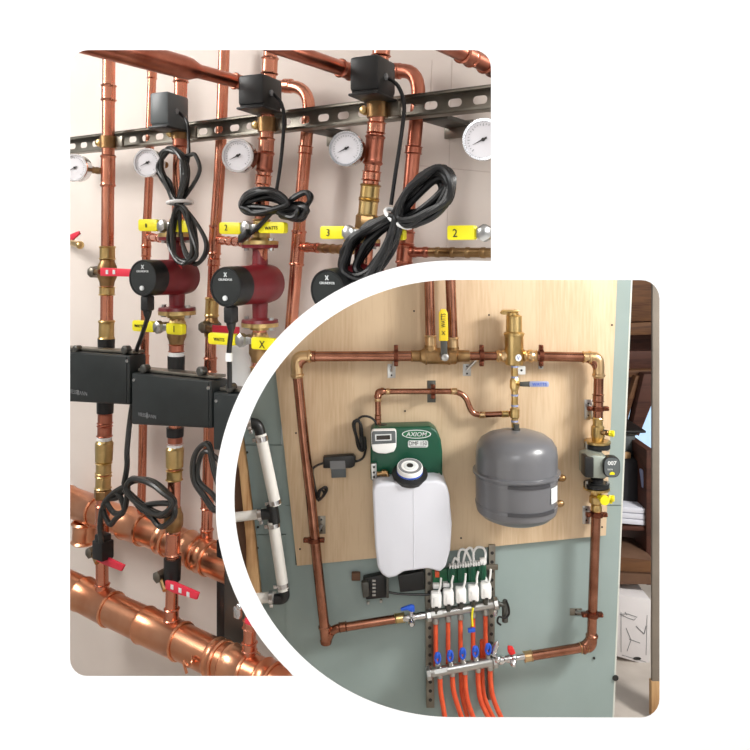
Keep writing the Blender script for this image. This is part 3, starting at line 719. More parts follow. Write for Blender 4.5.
# white heating pipe run at the rim
def Bp(pts, w): return [B(x, y, w) for x, y in pts]
wp = thing('white_pipe', 'white plastic pipe run with black elbows beside the timber stud', 'pipe', B(270, 510, .06))
def seg(p, q, r, nm, m, par, w=.06, w2=None): return TUBE(nm, m, par, [B(*p, w), B(*q, w if w2 is None else w2)], r, 18)
seg((260.5, 434), (275.5, 505), .0195, 'pipe_run', 'pex', wp)
seg((273, 521), (283.5, 590), .0195, 'pipe_run', 'pex', wp)
seg((225, 518.5), (264, 513.5), .0165, 'pipe_run', 'pex', wp, .05)
seg((240, 599), (276, 597), .0175, 'pipe_run', 'pex', wp, .05)
TUBE('elbow', 'black', wp, fillet(Bp([(242, 424), (257.5, 422.5), (261, 436)], .06), .03), .0185, 16)
TUBE('elbow', 'black', wp, fillet(Bp([(284, 588), (285, 599), (274, 599)], .06), .03), .0175, 16)
MB().tube(Bp([(272, 505), (274.5, 523)], .06), .020, 16).tube(Bp([(261, 514.5), (273, 514)], .06), .018, 16).build('tee', 'black', wp)
for p, q in (((261.3, 436), (262.3, 441)), ((274.2, 500), (275, 504)), ((273.3, 523), (274, 527)), ((282.5, 583), (283.2, 587)), ((258, 515), (262, 514.4)), ((269, 597.6), (273, 597.4)), ((248, 424), (252, 423.5))):
    a, c = B(*p, .06), B(*q, .06); u = (c-a).normalized(); t = u.cross(NB).normalized()
    MB().tube([a, c], .0225, 16).box((a+c)/2+t*.024, (u, t, NB), (.006, .008, .006), .001).build('hose_clamp', 'chrome', wp)
# ---------------------------------------------------------------- copper loop
WL = .065
def runB(name, label, pts, rpx, w=WL, rad=.05, m='copperB', group='copper loop on the plywood', fits=()):
    P = Bp(pts, w) if len(pts[0]) == 2 else [B(*p) for p in pts]
    g = thing(name, label, 'pipe', P[0], group); s = mpp(P[0]); r = rpx*s
    TUBE('pipe_run', m, g, fillet(P, rad) if rad else P, r, 18)
    for (x, y, dx, dy, L, fm) in fits:
        b = MB(); collar(b, B(x, y, w), V(dx, 0, -dy).normalized(), r*.98, L*s); b.build('coupling' if fm != 'brass' else 'brass_adapter', fm, g)
    return g, r
def elbowB(g, pts, r, m='copperB', w=WL):
    P = fillet(Bp(pts, w), .045); b = MB().tube(P, r*1.14, 18)
    for a, c in ((P[0], P[1]), (P[-1], P[-2])):
        d = (a-c).normalized(); b.lathe(a, d, [(-.012, r*1.1), (-.009, r*1.32), (-.003, r*1.32), (0, r*1.16), (.003, r*1.05)], 18)
    b.build('elbow', m, g)
lp, r = runB('copper_pipe', 'copper pipe that turns down the side of the plywood past the power supply', [(422, 356), (295.5, 356.5), (304, 440), (311, 500), (317, 560), (325, 632), (326, 641)], 5.1, rad=.06,
             fits=[(313, 356.3, 1, 0, 5, 'copperB'), (416, 356, 1, 0, 10, 'bronze')])
elbowB(lp, [(311, 356.3), (295.5, 356.5), (297.5, 377)], r, 'solder')
lo, r2 = runB('copper_pipe', 'short low copper pipe leading to the blue handled valve', [(326, 640), (333, 629), (404, 617.5)], 4.3, .06, .02, fits=[(343, 627, 1, -.16, 8, 'copperB'), (400, 618, 1, -.16, 10, 'brass')])
MB().tube(fillet(Bp([(324.3, 626), (325.8, 641), (330, 632)], .062), .02), .0182, 16).lathe(B(324.6, 627, .062), Z, [(-.006, .018), (-.003, .0215), (.003, .0215), (.006, .018)], 18).lathe(B(326, 640, .062), Z, [(-.016, .006), (-.012, .0185), (-.002, .021), (.006, .019)], 18).build('elbow', 'copperB', lo)
# two risers from above
ra, r3 = runB('copper_pipe', 'upright copper pipe from above, on the bare side of the yellow lever', [(428.2, 240), (430.6, 346)], 5.0, WL, 0, fits=[(430.5, 342, .02, 1, 14, 'solder')])
rb, _ = runB('copper_pipe', 'upright copper pipe from above, behind the yellow lever', [(449, 240), (453, 350)], 5.2, WL, 0, fits=[(452.7, 345, .03, 1, 16, 'solder')])
tv = thing('mixing_tee', 'bronze purge tee with yellow lever joining two upright pipes', 'valve', B(440, 356, WL))
MB().lathe(B(413, 356, WL), X, [(0, .014), (.012, .0165), (.022, .017), (.036, .026), (.05, .0275), (.11, .0285), (.145, .028), (.15, .021), (.19, .019), (.192, .015)], 24)\
    .tube([B(430.6, 356, WL), B(430.6, 345, WL)], .021, 18).tube([B(453, 356, WL), B(453, 347, WL)], .0205, 18).build('tee_body', 'bronze', tv)
for x in (426, 449): MB().lathe(B(x, 356, WL), X, [(-.004, .028), (-.003, .0305), (.003, .0305), (.004, .028)], 24).build('tee_band', 'bronze', tv)
yl = PRISM('lever', 'yellowB', tv, [B(x, y, .125) for x, y in [(439, 341), (438.8, 313), (441, 309), (445.5, 309), (447.8, 313), (448.3, 341)]], Y*.008, .002)
PRISM('lever_stem', 'darksteel', tv, [B(x, y, .122) for x, y in [(440.5, 340), (447.3, 340), (447.5, 360), (441, 360)]], Y*.006, .001)
MB().lathe(B(444, 356, .09), NB, [(-.03, .02), (0, .016), (.03, .012), (.04, .012), (.042, .008)], 12).build('lever_nut', 'steel', tv)
TEXT('lever_marking', 'WATTS', 'ink', yl, B(443.3, 320.5, .1256), Z, -X, width=14*mpp(B(0, 0, .125)), height=4.5*mpp(B(0, 0, .125)))
TEXT('lever_marking', 'X', 'ink', yl, B(443.5, 333, .1256), X, Z, height=4*mpp(B(0, 0, .125)))
# separator and its branches
top, r = runB('copper_pipe', 'copper pipe between the purge tee and the brass air separator', [(457, 356), (506, 356)], 4.5, WL, 0, fits=[(500.5, 355.8, 1, 0, 9, 'solder')])
sep = thing('air_separator', 'tall brass air separator above the grey tank', 'separator', B(514, 356, WL+.005))
c = B(514, 365.5, WL+.005); s = mpp(c)
MB().lathe(c, Z, [(0, 5*s), (1*s, 8.6*s), (2.4*s, 9.4*s), (29*s, 9.4*s), (30*s, 9.9*s), (33*s, 9.9*s), (34*s, 8*s), (49.5*s, 7.8*s), (50.5*s, 6.5*s)], 32).build('separator_body', 'brass', sep)
MB().lathe(c+Z*30.2*s, Z, [(0, 9.9*s), (.4*s, 10.4*s), (2*s, 10.4*s), (2.4*s, 9.8*s)], 32).build('band', 'brass', sep)
MB().lathe(c+Z*50*s-X*1.6*s, Z, [(0, 6*s), (3*s, 6*s), (4*s, 4*s)], 20).box(c+Z*54.6*s-X*4*s, (X, Y, Z), (8*s, 5*s, 1.2*s), 1*s).ball(c+Z*53*s-X*12*s, 1.9*s, 10).box(c+Z*52.5*s-X*8*s, (X, Y, Z), (4*s, 2.4*s, 1.6*s), .6*s).build('vent_cap', 'brass', sep)
q = c+Z*9*s+NB*9.45*s+X*2.6*s
MB().lathe(q-NB*.001-X*.0, (NB+X*.3).normalized(), [(0, 3.4*s), (.001, 3.4*s)], 20).build('maker_badge', 'lightprint', sep)
TEXT('badge_mark', 'V', 'lilac', sep, q+NB*.0006+X*.0004, (X-NB*.0+Y*.3).normalized(), Z, height=4*s)
for x in (502, 528): MB().lathe(B(x, 356, WL), X, [(-.018, .018), (-.012, .022), (-.004, .017), (.004, .022), (.012, .022), (.02, .018)], 20).build('union', 'solder', sep)
rt, r = runB('copper_pipe', 'copper pipe from the air separator to the black flanged pump', [(524, 356), (599, 357.5), (597.8, 428)], 4.9, rad=.06,
             fits=[(532, 356, 1, 0, 10, 'solder'), (586, 357, 1, 0, 7, 'solder'), (598.2, 398, 0, 1, 8, 'copperB')])
elbowB(rt, [(588, 357.2), (599, 357.5), (598.6, 377)], r, 'solder')
# stub under separator with blue lever
sb = thing('brass_stub', 'brass pipe stub with blue bands between separator and tank', 'pipe', B(514.7, 400, WL+.02))
TUBE('pipe_run', 'brass', sb, Bp([(514.5, 362), (514.8, 432)], WL+.02), .0115, 16)
for y, m in ((366.5, 'lilac'), (377, 'lilac'), (395, 'lilac'), (405.5, 'lilac'), (421, 'lilac')):
    MB().lathe(B(514.6, y, WL+.02), Z, [(-.003, .0122), (.003, .0122)], 16).build('blue_band', m, sb)
MB().lathe(B(514.7, 384, WL+.02), Z, [(-.022, .012), (-.012, .0165), (.012, .0165), (.022, .012)], 8).tube([B(514.7, 384, WL+.02), B(521, 384.5, WL+.045)], .006, 8)\
    .tube([B(512, 413.6, WL+.02), B(514.7, 413.6, WL+.02)], .014, 12).lathe(B(514.7, 413, WL+.02), Z, [(-.018, .0125), (-.014, .016), (.014, .016), (.018, .0125)], 16).build('valve_and_tee', 'brass', sb)
lv = thing('ball_valve', 'small ball valve with a blue-grey lever above the tank', 'valve', B(530, 384, WL+.05))
PRISM('lever_root', 'darksteel', lv, Bp([(520, 382.2), (530, 381.5), (530, 387), (520, 386.5)], WL+.055), Y*.006, .001)
PRISM('lever_grip', 'lilac', lv, Bp(rrect(529.5, 381.6, 549, 387, 1.6, 3), WL+.057), Y*.009, .001)
TEXT('grip_lettering', 'WATTS', 'blue', lv, B(539.5, 384.3, WL+.0575), X, Z, height=3*mpp(B(0, 0, .12)))
tg = thing('pipe_tag', 'small pale tag tied beside the brass stub', 'tag', B(521.5, 369, .06))
PRISM('tag_plate', 'lightprint', tg, Bp(rrect(518, 366, 525.5, 374.5, .8, 2), .06), Y*.002)
MB().lathe(B(521.5, 370.3, .0603), NB, [(0, .004), (.001, .003)], 10).build('tag_eyelet', 'ink', tg)
# small fill pipe
fp, r = runB('fill_pipe', 'thin copper fill pipe bending from the green feeder to the brass stub', [(378.2, 424), (377.8, 391.5), (457, 391.3), (466, 397), (471, 411.5), (477, 415), (512, 413.6)], 2.9, .055, .03,
             fits=[(454, 391.3, 1, 0, 6, 'solder'), (388, 391.4, 1, 0, 4, 'solder'), (378, 399, 0, 1, 5, 'solder'), (482, 415, 1, -.05, 6, 'solder'), (505, 414, 1, -.05, 7, 'brass'), (378, 417, 0, 1, 5, 'copperB')])
elbowB(fp, [(384, 391.4), (377.8, 391.5), (377.9, 398)], r, 'copperB', .055)
# clamps: a wall plate, an arm and a ring
def clampB(px, py, rr, plate, vert, label, wring=WL, m='steel', size=(5, 7)):
    c = B(px, py, wring); g = thing('pipe_bracket', label, 'bracket', B(*plate, .018), 'clamps of the copper loop')
    ax = Z if vert else X; sd = X if vert else Z
    b = MB().lathe(c, ax, [(-.007, rr*1.0), (-.007, rr*1.22), (.007, rr*1.22), (.007, rr*1.0)], 22)
    for k in (-1, 1): b.box(c+sd*k*rr*1.55, (ax, NB, sd), (.007, .009, rr*.5), .002).lathe(c+sd*k*rr*1.75-Y*.0, NB, [(-.01, .004), (.014, .004), (.016, .002)], 8)
    b.build('clamp_ring', 'clampcu', g)
    q = B(*plate, .021 if (plate[1] < 545) else .003); s = mpp(q)
    b = MB().prism([q+X*dx*s*size[0]+Z*dz*s*size[1] for dx, dz in ((-1, -1), (1, -1), (1, 1), (-1, 1))], Y*.003, .0008); b.build('wall_plate', m, g)
    for k in (-.6, .6):
        MB().lathe(q+Z*k*s*size[1], NB, [(0, .0035), (.001, .003)], 10).build('plate_screw', 'ink', g)
    TUBE('standoff', 'steel', g, [q, c-NB*rr], .005, 8)
RR = .0175
clampB(396, 355.5, RR, (391.5, 371), False, 'clamp over the plain stretch before the purge tee', size=(4, 7))
clampB(481.5, 355.5, RR, (467, 370), False, 'clamp between the purge tee and the separator', size=(4, 6))
clampB(541, 355.5, RR, (541, 364), False, 'clamp just past the brass separator', size=(2.5, 5))
clampB(433, 391.3, .0115, (431.5, 391.5), False, 'dark square clamp on the thin fill pipe', .055, 'darksteel', (4.2, 11))
clampB(597.9, 408.5, RR, (588.5, 409.5), True, 'clamp above the black flanged pump', size=(4, 10))
clampB(596.5, 514.5, RR, (586.5, 515), True, 'clamp beneath the lower yellow drain valve', size=(4, 9))
clampB(592.2, 614.5, RR, (576, 612), True, 'clamp on the green wall near the low copper elbow', m='zinc', size=(6, 3.5))
clampB(314, 540, RR, (321.5, 525), True, 'clamp on the descending pipe at the plywood corner', m='zinc', size=(4, 9))
# ---------------------------------------------------------------- circulator
cp = thing('circulator', 'silver pump between black flanges and yellow drain valves', 'pump', B(597, 470, WL))
s = mpp(B(0, 0, WL))
def disc(y, r, h, nm, m, n=28): return MB().lathe(B(597.3 if y < 460 else 596.5, y, WL), -Z, [(0, r*s*.96), (.3*s, r*s), (h*s-.3*s, r*s), (h*s, r*s*.96)], n).build(nm, m, cp)
MB().lathe(B(597.8, 417, WL), -Z, [(0, 4.8*s), (1.5*s, 5.6*s), (4*s, 5*s), (8*s, 5*s), (9.5*s, 6.4*s), (19*s, 6.8*s), (21*s, 6*s), (24.5*s, 5.6*s)], 20).build('brass_tail', 'brass', cp)
disc(440.5, 13, 2.6, 'gold_flange', 'brass'); disc(443.4, 12.6, 4.4, 'black_flange', 'black')
MB().lathe(B(597, 447, WL), -Z, [(0, 5*s), (5*s, 4.6*s), (9*s, 9*s), (14*s, 10*s), (28*s, 10*s), (32*s, 6*s), (36*s, 6*s)], 24).build('volute', 'black', cp)
disc(482.5, 12.6, 4.2, 'black_flange', 'black'); disc(487, 13, 2.6, 'gold_flange', 'brass')
for y in (445.5, 485):
    for k in (-1, 1): MB().lathe(B(597+k*10.4, y-4, WL+.012), -Z, [(0, 1.6*s), (9.5*s, 1.6*s)], 6).build('flange_bolt', 'steel', cp)
PRISM('motor_housing', 'silver', cp, Bp([(586, 457.5), (594, 455), (608, 457), (609, 476), (605, 479), (586, 478)], .16), Y*.09, .006)
PRISM('terminal_cover', 'black', cp, Bp([(585, 457), (594, 457.5), (594, 478), (585, 477.5)], .166), Y*.05, .004)
FC = B(612, 467.3, .17)
PRISM('control_face', 'black', cp, [FC+X*(x-612)*s+Z*(467.3-y)*s for x, y in roundpoly(612, 467.3, 8.2, 10, 30, 3)], Y*.03, .003)
fl = PRISM('face_label', 'greyplas', cp, [FC+NB*.0015+X*(x-612)*s+Z*(467.3-y)*s for x, y in roundpoly(612, 467.3, 7.3, 9, 30, 3)], Y*.002)
TEXT('face_number', '007', 'lightprint', fl, FC+NB*.0022+Z*4.2*s, X, Z, width=8.6*s, height=4*s, bold=.03)
TEXT('face_lettering', 'taco', 'lightprint', fl, FC+NB*.0022-Z*1.8*s-X*2*s, X, Z, width=5*s)
MB().prism([FC+NB*.0022-Z*(5.8*s)+X*a*s+Z*bz*s for a, bz in ((-2.4, -1.2), (2.4, -1.2), (2.4, .6), (0, 1.8), (-2.4, .6))], Y*.0005).build('face_mark', 'yellow', fl)
MB().lathe(B(596.3, 489.5, WL), -Z, [(0, 5.4*s), (3*s, 6*s), (5*s, 5*s), (7*s, 7*s), (13*s, 7*s), (15*s, 5*s), (18*s, 5.6*s), (21*s, 5.4*s), (22*s, 4.8*s)], 18).build('brass_tail', 'brass', cp)
for y, lab, bent in ((432.5, 'yellow capped drain valve above the silver pump', 0), (497, 'yellow capped drain valve below the silver pump', 1)):
    d = thing('drain_valve', lab, 'valve', B(606, y, .09), 'yellow capped drain valves')
    c = B(601.5, y, .085); dv = (X+NB*.5).normalized()
    MB().lathe(c, dv, [(0, 2.4*s), (2*s, 3*s), (4*s, 2.2*s), (6*s, 3*s), (7*s, 2.2*s)], 10).build('drain_body', 'bronze', d)
    MB().lathe(c+dv*7*s, dv, [(0, 2.6*s), (1*s, 3.3*s), (2*s, 2.8*s), (3*s, 3.3*s), (5*s, 3.2*s), (5.4*s, 2*s)], 12).build('cap', 'yellow', d)
    if bent:
        MB().tube([c-X*2*s, c+NB*.03-Z*.002], .009, 10).lathe(c+NB*.03, NB, [(-.004, .016), (.008, .016)], 10).build('drain_spout', 'yellow', d)
        MB().box(c+dv*9*s-Z*2.6*s, (X, Y, Z), (1.2*s, 1.2*s, 2.6*s), .001).build('cap_tab', 'yellow', d)
    else:
        MB().box(c+dv*3*s+Z*2.2*s, (dv, Z, Y), (2.4*s, .8*s, 1.2*s), .001).build('drain_lever', 'black', d)
dn, r = runB('copper_pipe', 'long copper pipe dropping from the silver pump down the green wall', [(596.3, 508), (594, 570), (591.3, 646), (527, 656.5)], 4.7, .06, .05, 'copperB',
             fits=[(595.9, 513, 0, 1, 6, 'copperB'), (584, 647.5, 1, -.16, 8, 'solder'), (528, 656.2, 1, -.16, 9, 'solder')])
elbowB(dn, [(582, 648), (591.5, 646.5), (592, 634)], r, 'copperB', .06)
# ---------------------------------------------------------------- expansion tank
tc = B(516.3, 522, .165); s = mpp(tc); R = 40.5*s
tk = thing('expansion_tank', 'round grey steel expansion tank strapped to the plywood', 'tank', tc)
MB().lathe(tc, Z, [(0, 0), (.6*s, 14*s), (3*s, 25*s), (7*s, 34*s), (12*s, 39*s), (16*s, 40.2*s), (50*s, R), (68*s, R*1.0), (76*s, 39.5*s), (82.5*s, 35.5*s), (87*s, 29*s), (90*s, 20*s), (91.8*s, 10*s), (92.2*s, 0)], 56).build('tank_shell', 'tank', tk, 25)
MB().lathe(tc+Z*51*s, Z, [(-1.6*s, R), (-1*s, R*1.07), (1*s, R*1.07), (1.8*s, R)], 56).build('seam_flange', 'tank', tk)
MB().lathe(tc+Z*91*s, Z, [(0, 4*s), (2.5*s, 4*s), (2.5*s, 3*s), (7*s, 3*s)], 16).build('inlet_neck', 'darksteel', tk)
for z, a0, a1 in ((46.0, -112, -50), (20, -112, -40)):
    b = MB(); rows = []
    for i in range(17):
        a = math.radians(a0+(a1-a0)*i/16); dv = V(math.cos(a), math.sin(a), 0)
        rows.append([b.bm.verts.new(tc+Z*(z+dz)*s+dv*(R+k)) for dz, k in ((-1.6, 0), (-1.6, .003), (1.6, .003), (1.6, 0))])
    for p, q in zip(rows, rows[1:]):
        for k in range(4): b.bm.faces.new((p[k], p[(k+1) % 4], q[(k+1) % 4], q[k]))
    b.bm.faces.new(rows[0]); b.bm.faces.new(rows[-1]); b.build('strap', 'tankband', tk)
for z in (46.0, 20): MB().lathe(tc+Z*z*s, Z, [(-1.4*s, R), (-1.2*s, R*1.006), (1.2*s, R*1.006), (1.4*s, R)], 56).build('raised_bead', 'tank', tk)
for z, x in ((47, 44), (22, 42)):
    q = tc+Z*z*s+X*x*s*.985-Y*.035
    MB().lathe(q, X, [(-.012, .010), (0, .012), (.008, .009), (.012, .004)], 12).build('strap_knob', 'bronze', tk)
b = MB(); rows = []
for i in range(7):
    a = math.radians(-47+i*2.6*2.4/2); dv = V(math.cos(a), math.sin(a), 0); rows.append([b.bm.verts.new(tc+Z*z*s+dv*(R+k)) for z, k in ((27.5, .001), (42.5, .001), (42.5, .002), (27.5, .002))])
for p, q in zip(rows, rows[1:]):
    for k in range(4): b.bm.faces.new((p[k], p[(k+1) % 4], q[(k+1) % 4], q[k]))
b.build('paper_label', 'lightprint', tk)
# ---------------------------------------------------------------- glycol feeder
fd = thing('system_feeder', 'green boiler feeder head with small display and oval logo', 'feeder', B(407, 482, .05))
wf = .105; s = mpp(B(0, 0, wf))
PRISM('housing', 'green', fd, Bp([(370.5, 481), (370.5, 432), (373, 428), (431, 426.5), (437, 431), (441, 440), (442.5, 452), (442.5, 478)], wf), Y*.085, .008, 3)
dc = PRISM('display_case', 'whiteplas', fd, Bp([(371, 433), (372.5, 430.5), (395, 430), (396.5, 432), (396.3, 447), (394, 452), (386, 454), (378, 453.5), (373, 451), (371.5, 446)], wf+.03), Y*.03, .005, 3)
PRISM('display_bezel', 'greyplas', dc, Bp([(371.8, 433.5), (373, 431.2), (394.8, 430.8), (395.6, 432.4), (395.8, 443), (372, 444.5)], wf+.0315), Y*.003, .001)
PRISM('screen_rim', 'lightprint', dc, Bp([(375, 434.6), (391.3, 434), (391.6, 440.4), (375.3, 441)], wf+.0328), Y*.003)
PRISM('screen', 'screen', dc, Bp([(376.3, 435.6), (390.1, 435.1), (390.3, 439.4), (376.5, 439.9)], wf+.0335), Y*.003)
lc = (416.5, 434.2)
PRISM('logo_rim', 'lightprint', fd, Bp(roundpoly(*lc, 14.6, 4.4, 36), wf+.001), Y*.003)
lo_ = PRISM('logo_oval', 'greenpcb', fd, Bp(roundpoly(*lc, 13.6, 3.6, 36), wf+.0016), Y*.003)
TEXT('logo_lettering', 'AXIOM', 'lightprint', lo_, B(*lc, wf+.002), X, Z, width=21*s, height=4.2*s, shear=.2, bold=.005)
mp_ = PRISM('model_plate', 'lightprint', fd, Bp(rrect(408, 440.5, 428, 447.4, 1.6, 3), wf+.001), Y*.003)
TEXT('model_lettering', 'DMF 150', 'ink', mp_, B(418, 443.3, wf+.0012), X, Z, width=18*s, height=4*s)
MB().box(B(418, 446.4, wf+.0012), (X, Y, Z), (8*s, .0004, .25*s)).build('model_line', 'inkgrey', mp_)
MB().lathe(B(439, 474, wf+.001), NB, [(0, 1.3*s), (.002, 1*s)], 12).build('housing_screw', 'steel', fd)
MB().lathe(B(383, 425.6, .06), Z, [(-.005, .014), (.004, .014), (.005, .01)], 16).build('inlet_collar', 'black', fd)
bx = thing('feeder_tank', 'milky white plastic fluid tank under the green feeder', 'tank', B(411, 575, .1))
wb = .20; sb_ = mpp(B(0, 0, wb))
out = [(372.5, 492), (374, 486), (379, 483.5), (400, 482.5), (436, 481), (443, 482.5), (447.5, 487), (449.5, 496), (452, 524), (450.5, 550), (446, 567), (440, 572.5), (434, 570.5), (428, 569), (404, 572), (396, 577), (388, 579), (382, 575), (377.5, 568), (375, 545)]
PRISM('tank_body', 'bottle', bx, Bp(out, wb), Y*.165, .02, 4)
TUBE('mould_seam', 'bottle', bx, Bp([(413.5, 484), (414, 570)], wb), .0012, 6)
ct = (Z*math.cos(.4)+NB*math.sin(.4)).normalized()
c = B(409.8, 472, .165)
MB().lathe(c-ct*.02, ct, [(0, 16.4*s), (.014, 17.6*s), (.018, 17*s), (.022, 14*s)], 36).build('neck_ring', 'black', bx)
c2 = c+ct*.008
MB().lathe(c2-ct*.01, ct, [(0, 11.8*s), (.002, 12.6*s), (.022, 12.6*s), (.026, 12*s)], 36).build('fill_cap', 'whiteplas', bx); fcap = bpy.data.objects[LAST[0]]
MB().lathe(c2-ct*.0055, ct, [(0, 12.66*s), (.006, 12.66*s)], 36).build('cap_band', 'blue', fcap)
MB().lathe(c2+ct*.0155, ct, [(0, 11.4*s), (.0012, 11.4*s), (.0012, 8.6*s), (.0004, 8.4*s)], 36).build('cap_label', 'inkgrey', fcap)
MB().lathe(c2+ct*.0158, ct, [(0, 6*s), (.002, 6*s), (.003, 4*s)], 24).build('cap_centre', 'lightprint', fcap)
MB().lathe(c2+ct*.0175, ct, [(0, 3.6*s), (.002, 3.2*s)], 18).build('cap_vent', 'ink', fcap)
ft = thing('test_port', 'small metal test port at the flank of the green feeder', 'port', B(374, 474, .13))
PRISM('port_plate', 'steel', ft, Bp([(371, 464), (376.5, 463.5), (377, 479), (371.5, 480)], .13), Y*.02, .002)
for y in (467, 472.5, 477): MB().lathe(B(374, y, .1305), NB, [(0, .004), (.003, .0035)], 10).build('port_screw', 'ink', ft)
MB().tube(Bp([(377, 474), (387, 473), (388, 478)], .125), .008, 10).lathe(B(384, 473, .125), X, [(-.008, .012), (.008, .012)], 8).build('port_tube', 'bronze', ft)
# power supply and leads
ps = thing('power_supply', 'black power supply brick screwed to the plywood', 'power supply', B(340, 462, .03))
PRISM('brick', 'black', ps, Bp([(323, 457), (353, 455), (356, 458), (355, 466), (351, 468.5), (323, 468.5)], .05), Y*.03, .004)
PRISM('rating_label', 'inkgrey', ps, Bp([(329.8, 461.2), (345, 460.8), (345.6, 469), (330.3, 469.4)], .0512), Y*.002)
PRISM('mounting_tab', 'greyplas', ps, Bp([(331, 469.3), (345.8, 469), (346, 477.5), (331.5, 478)], .03), Y*.008, .001)
TUBE('lead', 'cable', ps, spline([B(x, y, .035) for x, y in ((324, 463), (317, 465.5), (312.5, 470), (314, 482), (316, 492), (318, 500), (324, 494), (321, 490), (317, 498))], 6), .004, 8)
TUBE('lead', 'cable', ps, spline([B(x, y, .035) for x, y in ((354, 462), (360, 460), (364, 456), (366, 447))], 6), .004, 8)
for k in range(2): TUBE('lead_loop', 'cable', ps, spline([B(x+k*1.5, y-k, .035+.008*k) for x, y in ((317, 499), (319, 491), (324, 488), (325.5, 491), (322, 497), (318, 501))], 6), .004, 8)
kc = coil('black lead folded and hung beside the green feeder', [([(354, 424), (358, 420), (361, 424), (362, 434), (364, 446), (362, 451), (358.5, 447), (356, 434)], 1)], 0, .004) if False else None
kc = thing('folded_lead', 'black lead folded and hung beside the green feeder', 'cable', B(358, 436, .05))
b = MB()
for k in range(4): b.tube(spline([B(x+random.uniform(-1, 1), y+random.uniform(-1, 1), .04+.007*k) for x, y in ((354, 424), (357, 420.5), (360, 424), (361.5, 434), (364, 447), (361, 450), (358.5, 446), (356, 434))], 6, True), .0042, 8, closed=True)
b.build('loops', 'cable', kc)
TUBE('lead_tail', 'cable', kc, spline([B(x, y, .06) for x, y in ((356, 422), (361, 417), (368, 416.5), (374, 420), (378, 427))], 6), .004, 8)
PRISM('lead_plug', 'black', kc, Bp([(359, 437), (366, 438), (367, 449), (361, 449)], .06), Y*.025, .004)
# ---------------------------------------------------------------- manifold
mf = thing('radiant_manifold', 'steel floor heating manifold with two bars on slotted rails', 'manifold', B(463, 640, .05))
for x0, x1, y0, y1, lean in ((425, 433, 566, 708, 1.5), (489, 495.5, 545, 700, -1.5)):
    PRISM('slotted_rail', 'zinc', mf, Bp([(x0, y0), (x1, y0), (x1+lean, y1), (x0+lean, y1)], .03), Y*.028, .001)
    b = MB()
    for y in range(int(y0)+8, int(y1)-4, 9):
        b.lathe(B((x0+x1)/2+lean*(y-y0)/(y1-y0), y, .0303), NB, [(0, .006), (.0006, .006)], 10)
    b.build('rail_holes', 'ink', mf)
WM = .085
s = mpp(B(0, 0, WM))
def barB(p, q, r, nm):
    a, c = B(*p, WM), B(*q, WM); ax = (c-a).normalized(); L = (c-a).length
    b = MB().lathe(a, ax, [(0, r*.9), (.004, r), (L-.004, r), (L, r*.9)], 20)
    for t in (.0, .93): b.lathe(a+ax*L*t, ax, [(0, r*1.05), (.004, r*1.5), (.016, r*1.5), (.02, r*1.05)], 8)
    b.build(nm, 'steel', mf); return a, ax, L
ba = barB((426, 615.5), (498, 603), 4.3*s, 'supply_bar'); bb = barB((426, 673.5), (497, 660.5), 4.6*s, 'return_bar')
for (p, dy) in (((436.5, 613.3), 0), ((441, 671), 0)):
    c = B(*p, WM+.017); PRISM('bar_label', 'lightprint', mf, [c+X*dx*s+Z*(dz+dx*.18)*s for dx, dz in ((-6, -2), (6, -2), (6, 2), (-6, 2))], Y*.002)
TEXT('bar_lettering', 'uponor', 'ink', mf, B(453, 610.6, WM+.0165), (X+Z*.18), (Z-X*.18), width=13*s)
xs_t = [(436, 614), (448.3, 611.7), (460.7, 609.6), (473.3, 607.6), (485.8, 605.3)]
for i, (x, y) in enumerate(xs_t):
    c = B(x, y-14, WM+.01)
    b = MB().box(c+Z*1*s, (X, Y, Z), (5.2*s, 5*s, 7.2*s), .006).box(c+Z*.5*s+NB*5*s+X*.4*s, (X, Y, Z), (3*s, .8*s, 4.6*s), .002)
    a = thing('valve_motor', ['white valve motor nearest the blue handled valve', 'second white valve motor along the manifold', 'middle white valve motor of the five', 'fourth white valve motor along the manifold', 'white valve motor nearest the grey air vent'][i], 'valve motor', c, 'white valve motors on the manifold')
    b.build('motor_shell', 'whiteplas', a)
    BOX('foot_notch', 'ink', a, c-Z*5.2*s+NB*5.2*s, (X, Y, Z), (1.5*s, .5*s, .9*s), .001)
    MB().lathe(c-Z*7*s, -Z, [(0, 3.6*s), (2.6*s, 3.2*s), (4*s, 2.4*s), (6*s, 2.4*s)], 14).build('collar_nut', 'darksteel', a)
    TUBE('lead', 'whiteplas', a, spline([c+Z*8*s+X*2*s, c+Z*11*s+X*3.6*s, c+Z*16*s+X*(4.5-(i % 2))*s, c+Z*22*s+X*5*s], 6), .0036, 8)
pc = B(462, 574, .05); sp = mpp(pc)
tb = thing('terminal_strip', 'green wiring strip above the white valve motors', 'wiring strip', pc)
al = .0
PRISM('circuit_board', 'greenpcb', tb, Bp([(432.5, 571), (446, 569), (486, 565), (486.5, 581.5), (446, 583.5), (433, 584)], .05), Y*.012, .001)
for k in range(4):
    x = 447+k*10.2; MB().box(B(x+4, 574.5-k*.9, .06), (X, Y, Z), (3.6*sp, .012, 7*sp), .003).box(B(x+4, 574.5-k*.9, .0665), (X, Y, Z), (.5*sp, .010, 7.4*sp), .001).build('relay', 'green', tb)
b = MB()
for k in range(14):
    x = 450+k*2.6; b.box(B(x, 566.2-k*.3, .06), (X, Y, Z), (.8*sp, .01, 1.8*sp), .0005)
b.prism(Bp([(449, 566.5), (486, 562.5), (486, 564.5), (449, 568.5)], .058), Y*.01).build('screw_terminals', 'whiteplas', tb)
for (x, y) in ((436, 585.5), (483, 560.5), (484, 580), (446, 584.2)): BOX('corner_plug', 'whiteplas', tb, B(x, y, .058), (X, Y, Z), (3.2*sp, .01, 2.2*sp), .002)
